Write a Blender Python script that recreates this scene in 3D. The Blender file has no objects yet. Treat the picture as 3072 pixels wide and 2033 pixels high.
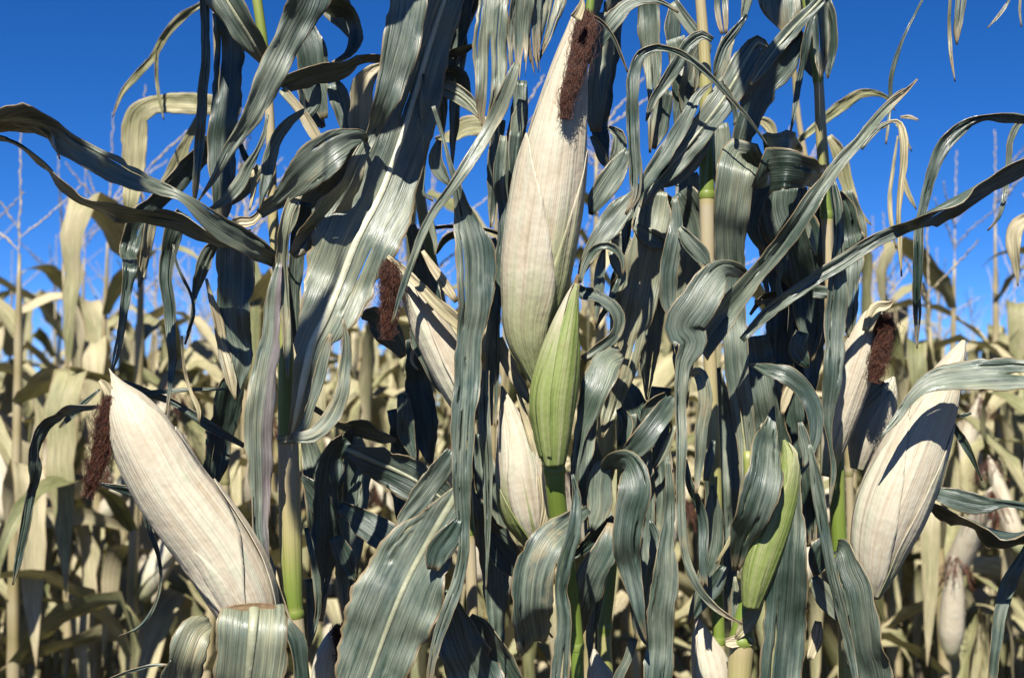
import bpy, math, random
import numpy as np
from mathutils import Vector, Matrix

random.seed(7)
RNG = np.random.default_rng(7)
scene = bpy.context.scene
COL = scene.collection

# ------------------------------------------------------------------ camera
CAM_Z = 1.40
PITCH = math.radians(2.72)            # looking slightly up
LENS = 50.0
FPX = 3072 * LENS / 36.0              # focal length in photograph pixels
DIST = 1.30                           # metres to the front row of corn
cam_data = bpy.data.cameras.new("camera")
cam_data.lens = LENS
cam_data.sensor_width = 36.0
cam_data.clip_start = 0.05
cam_data.clip_end = 2000.0
cam_data.dof.use_dof = True
cam_data.dof.focus_distance = 1.29
cam_data.dof.aperture_fstop = 9.0
camera = bpy.data.objects.new("camera", cam_data)
COL.objects.link(camera)
camera.location = (0, 0, CAM_Z)
camera.rotation_euler = (math.pi / 2 + PITCH, 0, 0)
scene.camera = camera

# ------------------------------------------------------------------ light
SUN_EL = math.radians(47)
SUN_AZ = math.radians(11)             # to the left of straight behind the camera
SUN_VEC = np.array([-math.sin(SUN_AZ) * math.cos(SUN_EL), -math.cos(SUN_AZ) * math.cos(SUN_EL), math.sin(SUN_EL)])
world = bpy.data.worlds.new("World")
scene.world = world
world.use_nodes = True
wn = world.node_tree.nodes
wl = world.node_tree.links
wn.clear()
sky = wn.new('ShaderNodeTexSky')
sky.sky_type = 'NISHITA'
sky.sun_disc = False
sky.sun_elevation = SUN_EL
sky.sun_rotation = math.atan2(SUN_VEC[0], SUN_VEC[1])
sky.altitude = 3200
sky.air_density = 0.55
sky.dust_density = 0.0
sky.ozone_density = 5.0
hsv = wn.new('ShaderNodeHueSaturation')     # slide film: deep saturated sky
hsv.inputs['Hue'].default_value = 0.507
hsv.inputs['Saturation'].default_value = 1.24
hsv.inputs['Value'].default_value = 1.0
bgn = wn.new('ShaderNodeBackground')
bgn.inputs['Strength'].default_value = 0.068
wo = wn.new('ShaderNodeOutputWorld')
wl.new(sky.outputs[0], hsv.inputs['Color'])
wl.new(hsv.outputs[0], bgn.inputs['Color'])
wl.new(bgn.outputs[0], wo.inputs['Surface'])

sun_data = bpy.data.lights.new("sun", 'SUN')
sun_data.energy = 5.0
sun_data.angle = math.radians(0.53)
sun_data.color = (1.0, 0.95, 0.87)
sun = bpy.data.objects.new("sun", sun_data)
COL.objects.link(sun)
sun.rotation_euler = Vector((-SUN_VEC[0], -SUN_VEC[1], -SUN_VEC[2])).to_track_quat('-Z', 'Y').to_euler()
sun.location = (-3, -5, 6)

scene.view_settings.view_transform = 'Standard'
scene.view_settings.look = 'None'
scene.view_settings.exposure = 1.2
scene.view_settings.gamma = 1.0
scene.view_settings.use_curve_mapping = False
scene.cycles.max_bounces = 6
scene.cycles.diffuse_bounces = 1
scene.cycles.transparent_max_bounces = 4

# ------------------------------------------------------------------ helpers
CAM = np.array([0.0, 0.0, CAM_Z])
_R = np.array([[1, 0, 0],
               [0, -math.sin(PITCH), -math.cos(PITCH)],
               [0, math.cos(PITCH), -math.sin(PITCH)]]).astype(float)   # camera axes -> world


def P(sx, sy, d):
    """photograph pixel and distance in metres along the view axis -> world point"""
    c = np.array([(sx - 1536.0) / FPX * d, -(sy - 1016.5) / FPX * d, -d])
    return CAM + _R @ c


ZK = 1000.0 / 1568.0
ZONES = {'T0': (0, 0), 'T5': (500, 0), 'T10': (1000, 0), 'T15': (1500, 0), 'T20': (2072, 0),
         'B0': (0, 1033), 'B5': (500, 1033), 'B10': (1000, 1033), 'B15': (1500, 1033), 'B20': (2072, 1033)}


def zpt(zone, zx, zy):
    o = ZONES[zone]
    return o[0] + zx * ZK, o[1] + zy * ZK


def catmull(pts, n):
    """centripetal-like interpolation of an (m, k) array at n even parameters of chord length"""
    pts = np.asarray(pts, float)
    m = len(pts)
    seg = np.maximum(np.linalg.norm(np.diff(pts[:, :3], axis=0), axis=1), 1e-6)
    t = np.concatenate([[0], np.cumsum(seg)])
    tt = np.linspace(0, t[-1], n)
    if m == 2:
        f = tt / t[-1]
        return pts[0] + (pts[1] - pts[0]) * f[:, None], tt
    tan = np.zeros_like(pts)
    for i in range(m):
        if i == 0:
            tan[i] = (pts[1] - pts[0]) / seg[0]
        elif i == m - 1:
            tan[i] = (pts[-1] - pts[-2]) / seg[-1]
        else:
            d0 = (pts[i] - pts[i - 1]) / seg[i - 1]
            d1 = (pts[i + 1] - pts[i]) / seg[i]
            tan[i] = (d0 * seg[i] + d1 * seg[i - 1]) / (seg[i] + seg[i - 1])
    k = np.clip(np.searchsorted(t, tt, side='right') - 1, 0, m - 2)
    h = seg[k]
    u = (tt - t[k]) / h
    h00 = 2 * u**3 - 3 * u**2 + 1
    h10 = u**3 - 2 * u**2 + u
    h01 = -2 * u**3 + 3 * u**2
    h11 = u**3 - u**2
    out = h00[:, None] * pts[k] + (h10 * h)[:, None] * tan[k] + h01[:, None] * pts[k + 1] + (h11 * h)[:, None] * tan[k + 1]
    return out, tt


def nrm(a):
    return a / np.maximum(np.linalg.norm(a, axis=-1, keepdims=True), 1e-9)


def smooth_noise(n, scale, rng):
    """1-D value noise sampled n times with a feature every `scale` samples"""
    m = int(n / scale) + 4
    r = rng.uniform(-1, 1, m)
    x = np.arange(n) / scale
    i = x.astype(int)
    f = x - i
    f = f * f * (3 - 2 * f)
    return r[i] * (1 - f) + r[i + 1] * f


def make_mesh(name, verts, faces, uvm=None, uvn=None, smooth=True):
    me = bpy.data.meshes.new(name)
    faces = [tuple(int(i) for i in f) for f in faces]
    me.from_pydata([tuple(v) for v in np.asarray(verts, float).tolist()], [], faces)
    idx = np.zeros(len(me.loops), dtype=np.int32)
    me.loops.foreach_get('vertex_index', idx)
    for nm, uv in (('metres', uvm), ('unit', uvn)):
        if uv is not None:
            lay = me.uv_layers.new(name=nm)
            lay.data.foreach_set('uv', np.asarray(uv, np.float32)[idx].ravel())
    if smooth:
        me.polygons.foreach_set('use_smooth', np.ones(len(me.polygons), dtype=bool))
    me.update()
    return me


def add_obj(name, me, mat, parent=None, base=None, **props):
    o = bpy.data.objects.new(name, me)
    COL.objects.link(o)
    if mat is not None and len(me.materials) == 0:
        me.materials.append(mat)
    if parent is not None:
        o.parent = parent
    if base is not None:
        o.location = base
    for k, v in props.items():
        o[k] = v
    return o


def thing(name, label, cat, loc, group=None):
    o = bpy.data.objects.new(name, None)
    o.empty_display_size = 0.1
    COL.objects.link(o)
    o.location = loc
    o['label'] = label
    o['category'] = cat
    if group:
        o['group'] = group
    return o


# ------------------------------------------------------------------ node helpers
def new_mat(name):
    m = bpy.data.materials.new(name)
    m.use_nodes = True
    m.node_tree.nodes.clear()
    return m, m.node_tree.nodes, m.node_tree.links


def node(N, t, **kw):
    n = N.new(t)
    for k, v in kw.items():
        setattr(n, k, v)
    return n


def math_(N, L, op, a, b=None, clamp=False):
    n = N.new('ShaderNodeMath')
    n.operation = op
    n.use_clamp = clamp
    for i, x in enumerate((a, b)):
        if x is None:
            continue
        if isinstance(x, (int, float)):
            n.inputs[i].default_value = x
        else:
            L.new(x, n.inputs[i])
    return n.outputs[0]


def ramp(N, L, fac, stops, interp='LINEAR'):
    n = N.new('ShaderNodeValToRGB')
    n.color_ramp.interpolation = interp
    e = n.color_ramp.elements
    while len(e) < len(stops):
        e.new(0.5)
    for el, (p, c) in zip(e, stops):
        el.position = p
        el.color = (c[0], c[1], c[2], 1) if isinstance(c, tuple) else (c, c, c, 1)
    L.new(fac, n.inputs[0])
    return n.outputs[0]


def mix(N, L, fac, a, b, mode='MIX'):
    n = N.new('ShaderNodeMix')
    n.data_type = 'RGBA'
    n.blend_type = mode
    for sock, x in ((n.inputs[0], fac), (n.inputs[6], a), (n.inputs[7], b)):
        if isinstance(x, (int, float)):
            sock.default_value = x
        elif isinstance(x, tuple):
            sock.default_value = (x[0], x[1], x[2], 1)
        else:
            L.new(x, sock)
    return n.outputs[2]


def noise(N, L, vec, scale=1.0, detail=2.0, rough=0.5):
    n = N.new('ShaderNodeTexNoise')
    n.inputs['Scale'].default_value = scale
    n.inputs['Detail'].default_value = detail
    n.inputs['Roughness'].default_value = rough
    L.new(vec, n.inputs['Vector'])
    return n.outputs[0]


def uvvec(N, L, uvname, sx, sy, zsock):
    u = N.new('ShaderNodeUVMap')
    u.uv_map = uvname
    s = N.new('ShaderNodeSeparateXYZ')
    L.new(u.outputs[0], s.inputs[0])
    c = N.new('ShaderNodeCombineXYZ')
    L.new(math_(N, L, 'MULTIPLY', s.outputs[0], sx), c.inputs[0])
    L.new(math_(N, L, 'MULTIPLY', s.outputs[1], sy), c.inputs[1])
    L.new(zsock, c.inputs[2])
    return c.outputs[0], s


def prop(N, name):
    a = N.new('ShaderNodeAttribute')
    a.attribute_type = 'OBJECT'
    a.attribute_name = name
    return a.outputs['Fac']


# ------------------------------------------------------------------ materials
def leaf_material(name, dry):
    m, N, L = new_mat(name)
    oi = N.new('ShaderNodeObjectInfo')
    seed = math_(N, L, 'MULTIPLY', oi.outputs['Random'], 60.0)
    v1, _ = uvvec(N, L, 'metres', 850, 12, seed)
    v2, _ = uvvec(N, L, 'metres', 300, 7, seed)
    v3, _ = uvvec(N, L, 'metres', 45, 18, seed)
    v4, sep = uvvec(N, L, 'unit', 1, 1, seed)
    v5, _ = uvvec(N, L, 'metres', 260, 160, seed)
    v6, _ = uvvec(N, L, 'metres', 9, 5, seed)
    f1 = noise(N, L, v1, 1, 2, 0.6)
    f2 = noise(N, L, v2, 1, 4, 0.7)
    f3 = noise(N, L, v3, 1, 4, 0.65)
    f5 = noise(N, L, v5, 1, 2, 0.6)
    f6 = noise(N, L, v6, 1, 2, 0.5)
    tone = prop(N, 'tone')
    rnd = math_(N, L, 'MULTIPLY', math_(N, L, 'SUBTRACT', oi.outputs['Random'], 0.5), 0.30)
    t = math_(N, L, 'ADD', tone, rnd)
    t = math_(N, L, 'ADD', t, math_(N, L, 'MULTIPLY', math_(N, L, 'SUBTRACT', f2, 0.5), 0.9))
    t = math_(N, L, 'ADD', t, math_(N, L, 'MULTIPLY', math_(N, L, 'SUBTRACT', f6, 0.5), 0.9))
    t = math_(N, L, 'ADD', t, math_(N, L, 'MULTIPLY', math_(N, L, 'SUBTRACT', f3, 0.5), 0.8), clamp=True)
    if dry:
        col = ramp(N, L, t, [(0.0, (0.06, 0.07, 0.024)), (0.30, (0.14, 0.145, 0.062)), (0.6, (0.265, 0.245, 0.132)), (1.0, (0.39, 0.335, 0.215))])
    else:
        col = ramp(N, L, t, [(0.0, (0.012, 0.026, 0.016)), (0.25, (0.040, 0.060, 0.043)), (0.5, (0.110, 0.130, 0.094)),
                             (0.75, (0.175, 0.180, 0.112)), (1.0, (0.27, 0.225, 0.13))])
    vein = ramp(N, L, f1, [(0.32, 0.55), (0.5, 1.0), (0.68, 1.40)])
    col = mix(N, L, 1.0, col, vein, 'MULTIPLY')
    # dry tan margin and brown flecks
    au = math_(N, L, 'ABSOLUTE', math_(N, L, 'SUBTRACT', sep.outputs[0], 0.5))
    edge = math_(N, L, 'ADD', au, math_(N, L, 'MULTIPLY', math_(N, L, 'SUBTRACT', f3, 0.5), 0.05))
    e = ramp(N, L, edge, [(0.455, 0.0), (0.485, 1.0)])
    col = mix(N, L, math_(N, L, 'MULTIPLY', e, 0.75), col, (0.21, 0.15, 0.075))
    tipv = math_(N, L, 'ADD', sep.outputs[1], math_(N, L, 'MULTIPLY', math_(N, L, 'SUBTRACT', f3, 0.5), 0.3))
    tipf = ramp(N, L, tipv, [(0.90, 0.0), (1.0, 0.8)])
    col = mix(N, L, tipf, col, (0.22, 0.165, 0.09))
    dead = ramp(N, L, math_(N, L, 'ADD', math_(N, L, 'MULTIPLY', f6, 0.55), math_(N, L, 'MULTIPLY', f3, 0.45)), [(0.60, 0.0), (0.66, 0.7)])
    col = mix(N, L, dead, col, (0.27, 0.225, 0.13))
    fl = ramp(N, L, f5, [(0.70, 0.0), (0.78, 1.0)])
    col = mix(N, L, math_(N, L, 'MULTIPLY', fl, 0.35), col, (0.05, 0.035, 0.018))
    pu = prop(N, 'purple')
    pm = ramp(N, L, sep.outputs[0], [(0.28, 1.0), (0.50, 0.0)])
    pm = math_(N, L, 'MULTIPLY', math_(N, L, 'MULTIPLY', pm, pu), f3)
    col = mix(N, L, math_(N, L, 'MULTIPLY', pm, 1.0, True), col, (0.155, 0.10, 0.12))
    b = N.new('ShaderNodeBsdfPrincipled')
    L.new(col, b.inputs['Base Color'])
    rg = ramp(N, L, f3, [(0.32, 0.29), (0.62, 0.58)])
    if dry:
        b.inputs['Roughness'].default_value = 0.55
        b.inputs['Specular IOR Level'].default_value = 0.35
    else:
        L.new(rg, b.inputs['Roughness'])
        b.inputs['Specular IOR Level'].default_value = 0.72
    bump = N.new('ShaderNodeBump')
    bump.inputs['Strength'].default_value = 0.6
    bump.inputs['Distance'].default_value = 0.0014
    hh = math_(N, L, 'ADD', f1, math_(N, L, 'MULTIPLY', f2, 1.6))
    L.new(hh, bump.inputs['Height'])
    L.new(bump.outputs[0], b.inputs['Normal'])
    tr = N.new('ShaderNodeBsdfTranslucent')
    L.new(mix(N, L, 1.0, col, (1.0, 0.95, 0.5), 'MULTIPLY'), tr.inputs['Color'])
    mx = N.new('ShaderNodeMixShader')
    mx.inputs[0].default_value = 0.10 if dry else 0.02
    L.new(b.outputs[0], mx.inputs[1])
    L.new(tr.outputs[0], mx.inputs[2])
    o = N.new('ShaderNodeOutputMaterial')
    L.new(mx.outputs[0], o.inputs['Surface'])
    return m


def husk_material():
    m, N, L = new_mat('husk')
    oi = N.new('ShaderNodeObjectInfo')
    seed = math_(N, L, 'MULTIPLY', oi.outputs['Random'], 60.0)
    v1, _ = uvvec(N, L, 'metres', 800, 5, seed)
    v2, _ = uvvec(N, L, 'metres', 190, 5, seed)
    v3, _ = uvvec(N, L, 'metres', 40, 30, seed)
    v4, sep = uvvec(N, L, 'unit', 1, 1, seed)
    f1 = noise(N, L, v1, 1, 2, 0.55)
    f2 = noise(N, L, v2, 1, 2, 0.5)
    f3 = noise(N, L, v3, 1, 3, 0.6)
    base = ramp(N, L, math_(N, L, 'ADD', math_(N, L, 'MULTIPLY', f2, 0.55), math_(N, L, 'MULTIPLY', f3, 0.45)),
                [(0.28, (0.30, 0.24, 0.16)), (0.42, (0.365, 0.315, 0.228)), (0.54, (0.39, 0.355, 0.27)), (0.68, (0.335, 0.345, 0.245))])
    # green towards the base of the ear, where the property asks for it
    g = prop(N, 'green')
    gg = math_(N, L, 'SUBTRACT', math_(N, L, 'ADD', g, math_(N, L, 'MULTIPLY', math_(N, L, 'SUBTRACT', f2, 0.5), 0.4)), sep.outputs[1])
    gf = ramp(N, L, math_(N, L, 'ADD', gg, 0.5), [(0.38, 0.0), (0.56, 0.6), (0.8, 1.0)])
    grn = ramp(N, L, f2, [(0.3, (0.105, 0.15, 0.03)), (0.5, (0.165, 0.20, 0.06)), (0.7, (0.235, 0.245, 0.115))])
    col = mix(N, L, gf, base, grn)
    stain = ramp(N, L, f3, [(0.62, 0.0), (0.80, 1.0)])
    col = mix(N, L, math_(N, L, 'MULTIPLY', stain, 0.35), col, (0.18, 0.115, 0.05))
    vein = ramp(N, L, f1, [(0.30, 0.82), (0.5, 1.0), (0.70, 1.06)])
    col = mix(N, L, 1.0, col, vein, 'MULTIPLY')
    b = N.new('ShaderNodeBsdfPrincipled')
    L.new(col, b.inputs['Base Color'])
    b.inputs['Roughness'].default_value = 0.58
    b.inputs['Specular IOR Level'].default_value = 0.3
    bump = N.new('ShaderNodeBump')
    bump.inputs['Strength'].default_value = 0.6
    bump.inputs['Distance'].default_value = 0.0008
    L.new(math_(N, L, 'ADD', math_(N, L, 'ADD', f1, math_(N, L, 'MULTIPLY', f2, 3.5)), math_(N, L, 'MULTIPLY', f3, 5.0)), bump.inputs['Height'])
    L.new(bump.outputs[0], b.inputs['Normal'])
    o = N.new('ShaderNodeOutputMaterial')
    L.new(b.outputs[0], o.inputs['Surface'])
    return m


def stalk_material(name, dry):
    m, N, L = new_mat(name)
    oi = N.new('ShaderNodeObjectInfo')
    seed = math_(N, L, 'MULTIPLY', oi.outputs['Random'], 60.0)
    v1, _ = uvvec(N, L, 'metres', 900, 5, seed)
    v2, _ = uvvec(N, L, 'metres', 90, 20, seed)
    _, sep = uvvec(N, L, 'unit', 1, 1, seed)
    f1 = noise(N, L, v1, 1, 2, 0.5)
    f2 = noise(N, L, v2, 1, 3, 0.6)
    y = math_(N, L, 'ADD', sep.outputs[1], math_(N, L, 'MULTIPLY', math_(N, L, 'SUBTRACT', f2, 0.5), 0.25))
    y = math_(N, L, 'SUBTRACT', y, math_(N, L, 'SUBTRACT', prop(N, 'green'), 0.5), clamp=True)
    if dry:
        col = ramp(N, L, y, [(0.0, (0.13, 0.125, 0.045)), (0.4, (0.22, 0.18, 0.085)), (0.8, (0.27, 0.225, 0.13))])
    else:
        col = ramp(N, L, y, [(0.0, (0.115, 0.165, 0.025)), (0.22, (0.185, 0.215, 0.05)), (0.45, (0.28, 0.25, 0.105)), (0.7, (0.31, 0.25, 0.135)), (1.0, (0.32, 0.275, 0.18))])
    vein = ramp(N, L, f1, [(0.25, 0.74), (0.5, 1.0), (0.75, 1.12)])
    col = mix(N, L, 1.0, col, vein, 'MULTIPLY')
    b = N.new('ShaderNodeBsdfPrincipled')
    L.new(col, b.inputs['Base Color'])
    b.inputs['Roughness'].default_value = 0.42
    bump = N.new('ShaderNodeBump')
    bump.inputs['Strength'].default_value = 0.35
    bump.inputs['Distance'].default_value = 0.0006
    L.new(f1, bump.inputs['Height'])
    L.new(bump.outputs[0], b.inputs['Normal'])
    o = N.new('ShaderNodeOutputMaterial')
    L.new(b.outputs[0], o.inputs['Surface'])
    return m


def plain_material(name, c0, c1, scale, rough=0.7):
    m, N, L = new_mat(name)
    tc = N.new('ShaderNodeTexCoord')
    f = noise(N, L, tc.outputs['Object'], scale, 4, 0.6)
    col = ramp(N, L, f, [(0.3, c0), (0.7, c1)])
    b = N.new('ShaderNodeBsdfPrincipled')
    L.new(col, b.inputs['Base Color'])
    b.inputs['Roughness'].default_value = rough
    bump = N.new('ShaderNodeBump')
    bump.inputs['Strength'].default_value = 0.5
    bump.inputs['Distance'].default_value = 0.2 / scale
    L.new(f, bump.inputs['Height'])
    L.new(bump.outputs[0], b.inputs['Normal'])
    o = N.new('ShaderNodeOutputMaterial')
    L.new(b.outputs[0], o.inputs['Surface'])
    return m


M_LEAF = leaf_material('corn_leaf', False)
M_DRY = leaf_material('dry_corn_leaf', True)
M_HUSK = husk_material()
M_STALK = stalk_material('corn_stalk', False)
M_DSTALK = stalk_material('dry_corn_stalk', True)
M_SILK = plain_material('corn_silk', (0.020, 0.006, 0.003), (0.12, 0.036, 0.013), 260, 0.6)
M_RIB = plain_material('leaf_midrib', (0.36, 0.36, 0.24), (0.5, 0.49, 0.36), 60, 0.45)
M_RIB2 = plain_material('leaf_midrib_green', (0.19, 0.20, 0.125), (0.28, 0.285, 0.19), 60, 0.45)
M_TASSEL = plain_material('corn_tassel', (0.25, 0.20, 0.12), (0.38, 0.32, 0.22), 90, 0.8)
M_TORN = plain_material('torn_edge', (0.09, 0.05, 0.022), (0.18, 0.12, 0.06), 120, 0.8)
M_SOIL = plain_material('field_soil', (0.014, 0.010, 0.007), (0.04, 0.029, 0.019), 9, 0.95)  # darkened throughout to stand for shade from corn that is not built
# ------------------------------------------------------------------ builders
def frame_along(pos, hint=None):
    """tangent, side and normal along a path; the normal leans to where the leaf is looked at from"""
    T = nrm(np.gradient(pos, axis=0))
    V = nrm(CAM - pos) if hint is None else np.broadcast_to(np.asarray(hint, float), pos.shape)
    N = V - T * np.sum(V * T, axis=1, keepdims=True)
    ln = np.linalg.norm(N, axis=1)
    for i in range(1, len(N)):
        if ln[i] < 0.15:
            N[i] = N[i - 1] - T[i] * np.dot(N[i - 1], T[i])
    N = nrm(N)
    return T, np.cross(T, N), N


def ribbon(pos, width, roll, seed, cols=13, fold=8.0, ripple=0.16, torn_end=0.0, torn_start=0.0, jag=0.03,
           slits=(), hint=None, length=None, wave=0.055, crink=1.0):
    """leaf blade mesh data: verts, faces, uv in metres, unit uv and the frame"""
    rng = np.random.default_rng(seed)
    n = len(pos)
    T, S, N = frame_along(pos, hint)
    cr, sr = np.cos(roll)[:, None], np.sin(roll)[:, None]
    S2 = S * cr + N * sr
    N2 = N * cr - S * sr
    us = np.linspace(-1, 1, cols)
    us = np.sign(us) * np.abs(us) ** 0.85
    gap = np.zeros((n, cols))
    slit_cols = []
    vf = np.linspace(0, 1, n)
    for (u0, v0, v1, g) in slits:
        k = int(np.argmin(np.abs(us - u0)))
        k = max(1, min(len(us) - 2, k))
        us = np.concatenate([us[:k], [us[k] - 0.002, us[k] + 0.002], us[k + 1:]])
        gap = np.concatenate([gap[:, :k], np.zeros((n, 2)), gap[:, k + 1:]], axis=1)
        p = np.clip((vf - v0) / (v1 - v0), 0, 1)
        sh = np.sin(np.pi * np.clip(p, 0, 0.5 if v1 >= 1 else 1)) * g * ((vf >= v0) & (vf <= v1))
        gap[:, k] -= sh
        gap[:, k + 1] += sh
        slit_cols = [c + 1 if c >= k else c for c in slit_cols] + [k]
    cols = len(us)
    seglen = np.concatenate([[0], np.cumsum(np.linalg.norm(np.diff(pos, axis=0), axis=1))])
    Lt = seglen[-1]
    # uneven margins
    jl = 1 + jag * smooth_noise(n, 6, rng) + jag * 0.9 * smooth_noise(n, 1.6, rng) - 2.2 * jag * np.clip(smooth_noise(n, 3.0, rng) - 0.6, 0, 1)
    jr = 1 + jag * smooth_noise(n, 6, rng) + jag * 0.9 * smooth_noise(n, 1.6, rng) - 2.2 * jag * np.clip(smooth_noise(n, 3.0, rng) - 0.6, 0, 1)
    bl, br = np.ones(n), np.ones(n)
    if crink > 0 and Lt > 0.08:                       # torn bites out of the margins
        vm = vf * Lt
        for arr in (bl, br):
            for _ in range(int(rng.integers(0, 5))):
                c0 = rng.uniform(0.05, 0.97) * Lt
                hl = rng.uniform(0.003, 0.012)
                arr *= 1 - rng.uniform(0.05, 0.22) * np.clip(1 - np.abs(vm - c0) / hl, 0, 1) ** 0.6
            arr *= 1 - jag * np.abs(rng.normal(0, 0.5, n))
    U = us[None, :] + gap
    side = np.where(us[None, :] < 0, jl[:, None], jr[:, None])
    side = side * (1 - (1 - np.where(us[None, :] < 0, bl[:, None], br[:, None])) * np.abs(us[None, :]) ** 5)
    half = 0.5 * width[:, None] * U * side
    fa = math.radians(fold)
    ph1, ph2 = rng.uniform(0, 6.28, 2)
    wl1, wl2 = wave * rng.uniform(0.8, 1.3, 2)
    amp1 = 0.6 + 0.4 * smooth_noise(n, max(4, n / 6), rng)
    amp2 = 0.6 + 0.4 * smooth_noise(n, max(4, n / 6), rng)
    w1 = np.sin(6.283 * seglen / wl1 + ph1) * amp1
    w2 = np.sin(6.283 * seglen / wl2 + ph2) * amp2
    w1 = w1 + 0.35 * smooth_noise(n, max(2.0, 0.012 / max(Lt / (n - 1), 1e-5)), rng)
    w2 = w2 + 0.35 * smooth_noise(n, max(2.0, 0.012 / max(Lt / (n - 1), 1e-5)), rng)
    rip = np.where(us[None, :] < 0, w1[:, None], w2[:, None]) * (np.abs(us[None, :]) ** 1.7) * ripple
    # slow pleats across the blade so that the light breaks on it
    pk = rng.uniform(0, 6.28, 3)
    pleat = 0.018 * np.sin(us[None, :] * 9 + pk[0] + vf[:, None] * 3) + 0.012 * np.sin(us[None, :] * 17 + pk[1] - vf[:, None] * 5)
    ca = max(2.0, 0.016 / max(Lt / (n - 1), 1e-5))
    crk = np.stack([smooth_noise(n, ca, rng) for _ in range(4)], 1)
    cu = np.stack([np.sin(us * 3.1 + pk[2]), np.cos(us * 5.3 + pk[0]), np.sin(us * 8.7 + pk[1]), np.cos(us * 2.0)], 0)
    crumple = 0.00075 * crink * (crk @ cu) * np.clip(np.abs(us) * 3.5, 0, 1)[None, :]
    pleat = pleat * np.clip(np.abs(us) * 3.5, 0, 1)[None, :]
    out = crumple + np.abs(half) * math.sin(fa) + 0.5 * width[:, None] * (rip + pleat)
    V = pos[:, None, :] + S2[:, None, :] * (half * math.cos(fa))[:, :, None] + N2[:, None, :] * out[:, :, None]
    if torn_end > 0 or torn_start > 0:
        V0 = V.copy()
        c1 = rng.uniform(0, 1, cols) ** 1.5 * torn_end
        c0 = rng.uniform(0, 1, cols) ** 1.5 * torn_start
        for j in range(cols):
            s = vf - c1[j] * np.clip((vf - 0.75) / 0.25, 0, 1) + c0[j] * np.clip((0.25 - vf) / 0.25, 0, 1)
            for a in range(3):
                V[:, j, a] = np.interp(s, vf, V0[:, j, a])
    faces = []
    for j in range(cols - 1):
        cut = j in slit_cols
        for i in range(n - 1):
            if cut and (gap[i, j + 1] > 0.004 or gap[i + 1, j + 1] > 0.004):
                continue
            a = i * cols + j
            faces.append((a, a + 1, a + cols + 1, a + cols))
    uvm = np.stack([np.broadcast_to(half, (n, cols)), np.broadcast_to(seglen[:, None], (n, cols))], -1).reshape(-1, 2)
    uvn = np.stack([np.broadcast_to((us * 0.5 + 0.5)[None, :], (n, cols)), np.broadcast_to(vf[:, None], (n, cols))], -1).reshape(-1, 2)
    return V.reshape(-1, 3), faces, uvm, uvn, (T, S2, N2)


def tube(pos, rad, sides=12, sq=1.0, hint=(0, -1, 0), cap=True):
    n = len(pos)
    T, S, N = frame_along(pos, hint)
    th = np.linspace(0, 2 * np.pi, sides, endpoint=False)
    V = pos[:, None, :] + rad[:, None, None] * (np.cos(th)[None, :, None] * N[:, None, :] * sq + np.sin(th)[None, :, None] * S[:, None, :])
    faces = []
    for i in range(n - 1):
        for j in range(sides):
            a, b = i * sides + j, i * sides + (j + 1) % sides
            faces.append((a, b, b + sides, a + sides))
    if cap:
        faces.append(tuple(range(sides))[::-1])
        faces.append(tuple((n - 1) * sides + j for j in range(sides)))
    return V.reshape(-1, 3), faces, th


PLANTS = {}
LEAF_COUNT = [0]


def solid(o, t=0.0006):
    md = o.modifiers.new('thickness', 'SOLIDIFY')
    md.thickness = t
    md.offset = 0


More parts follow.
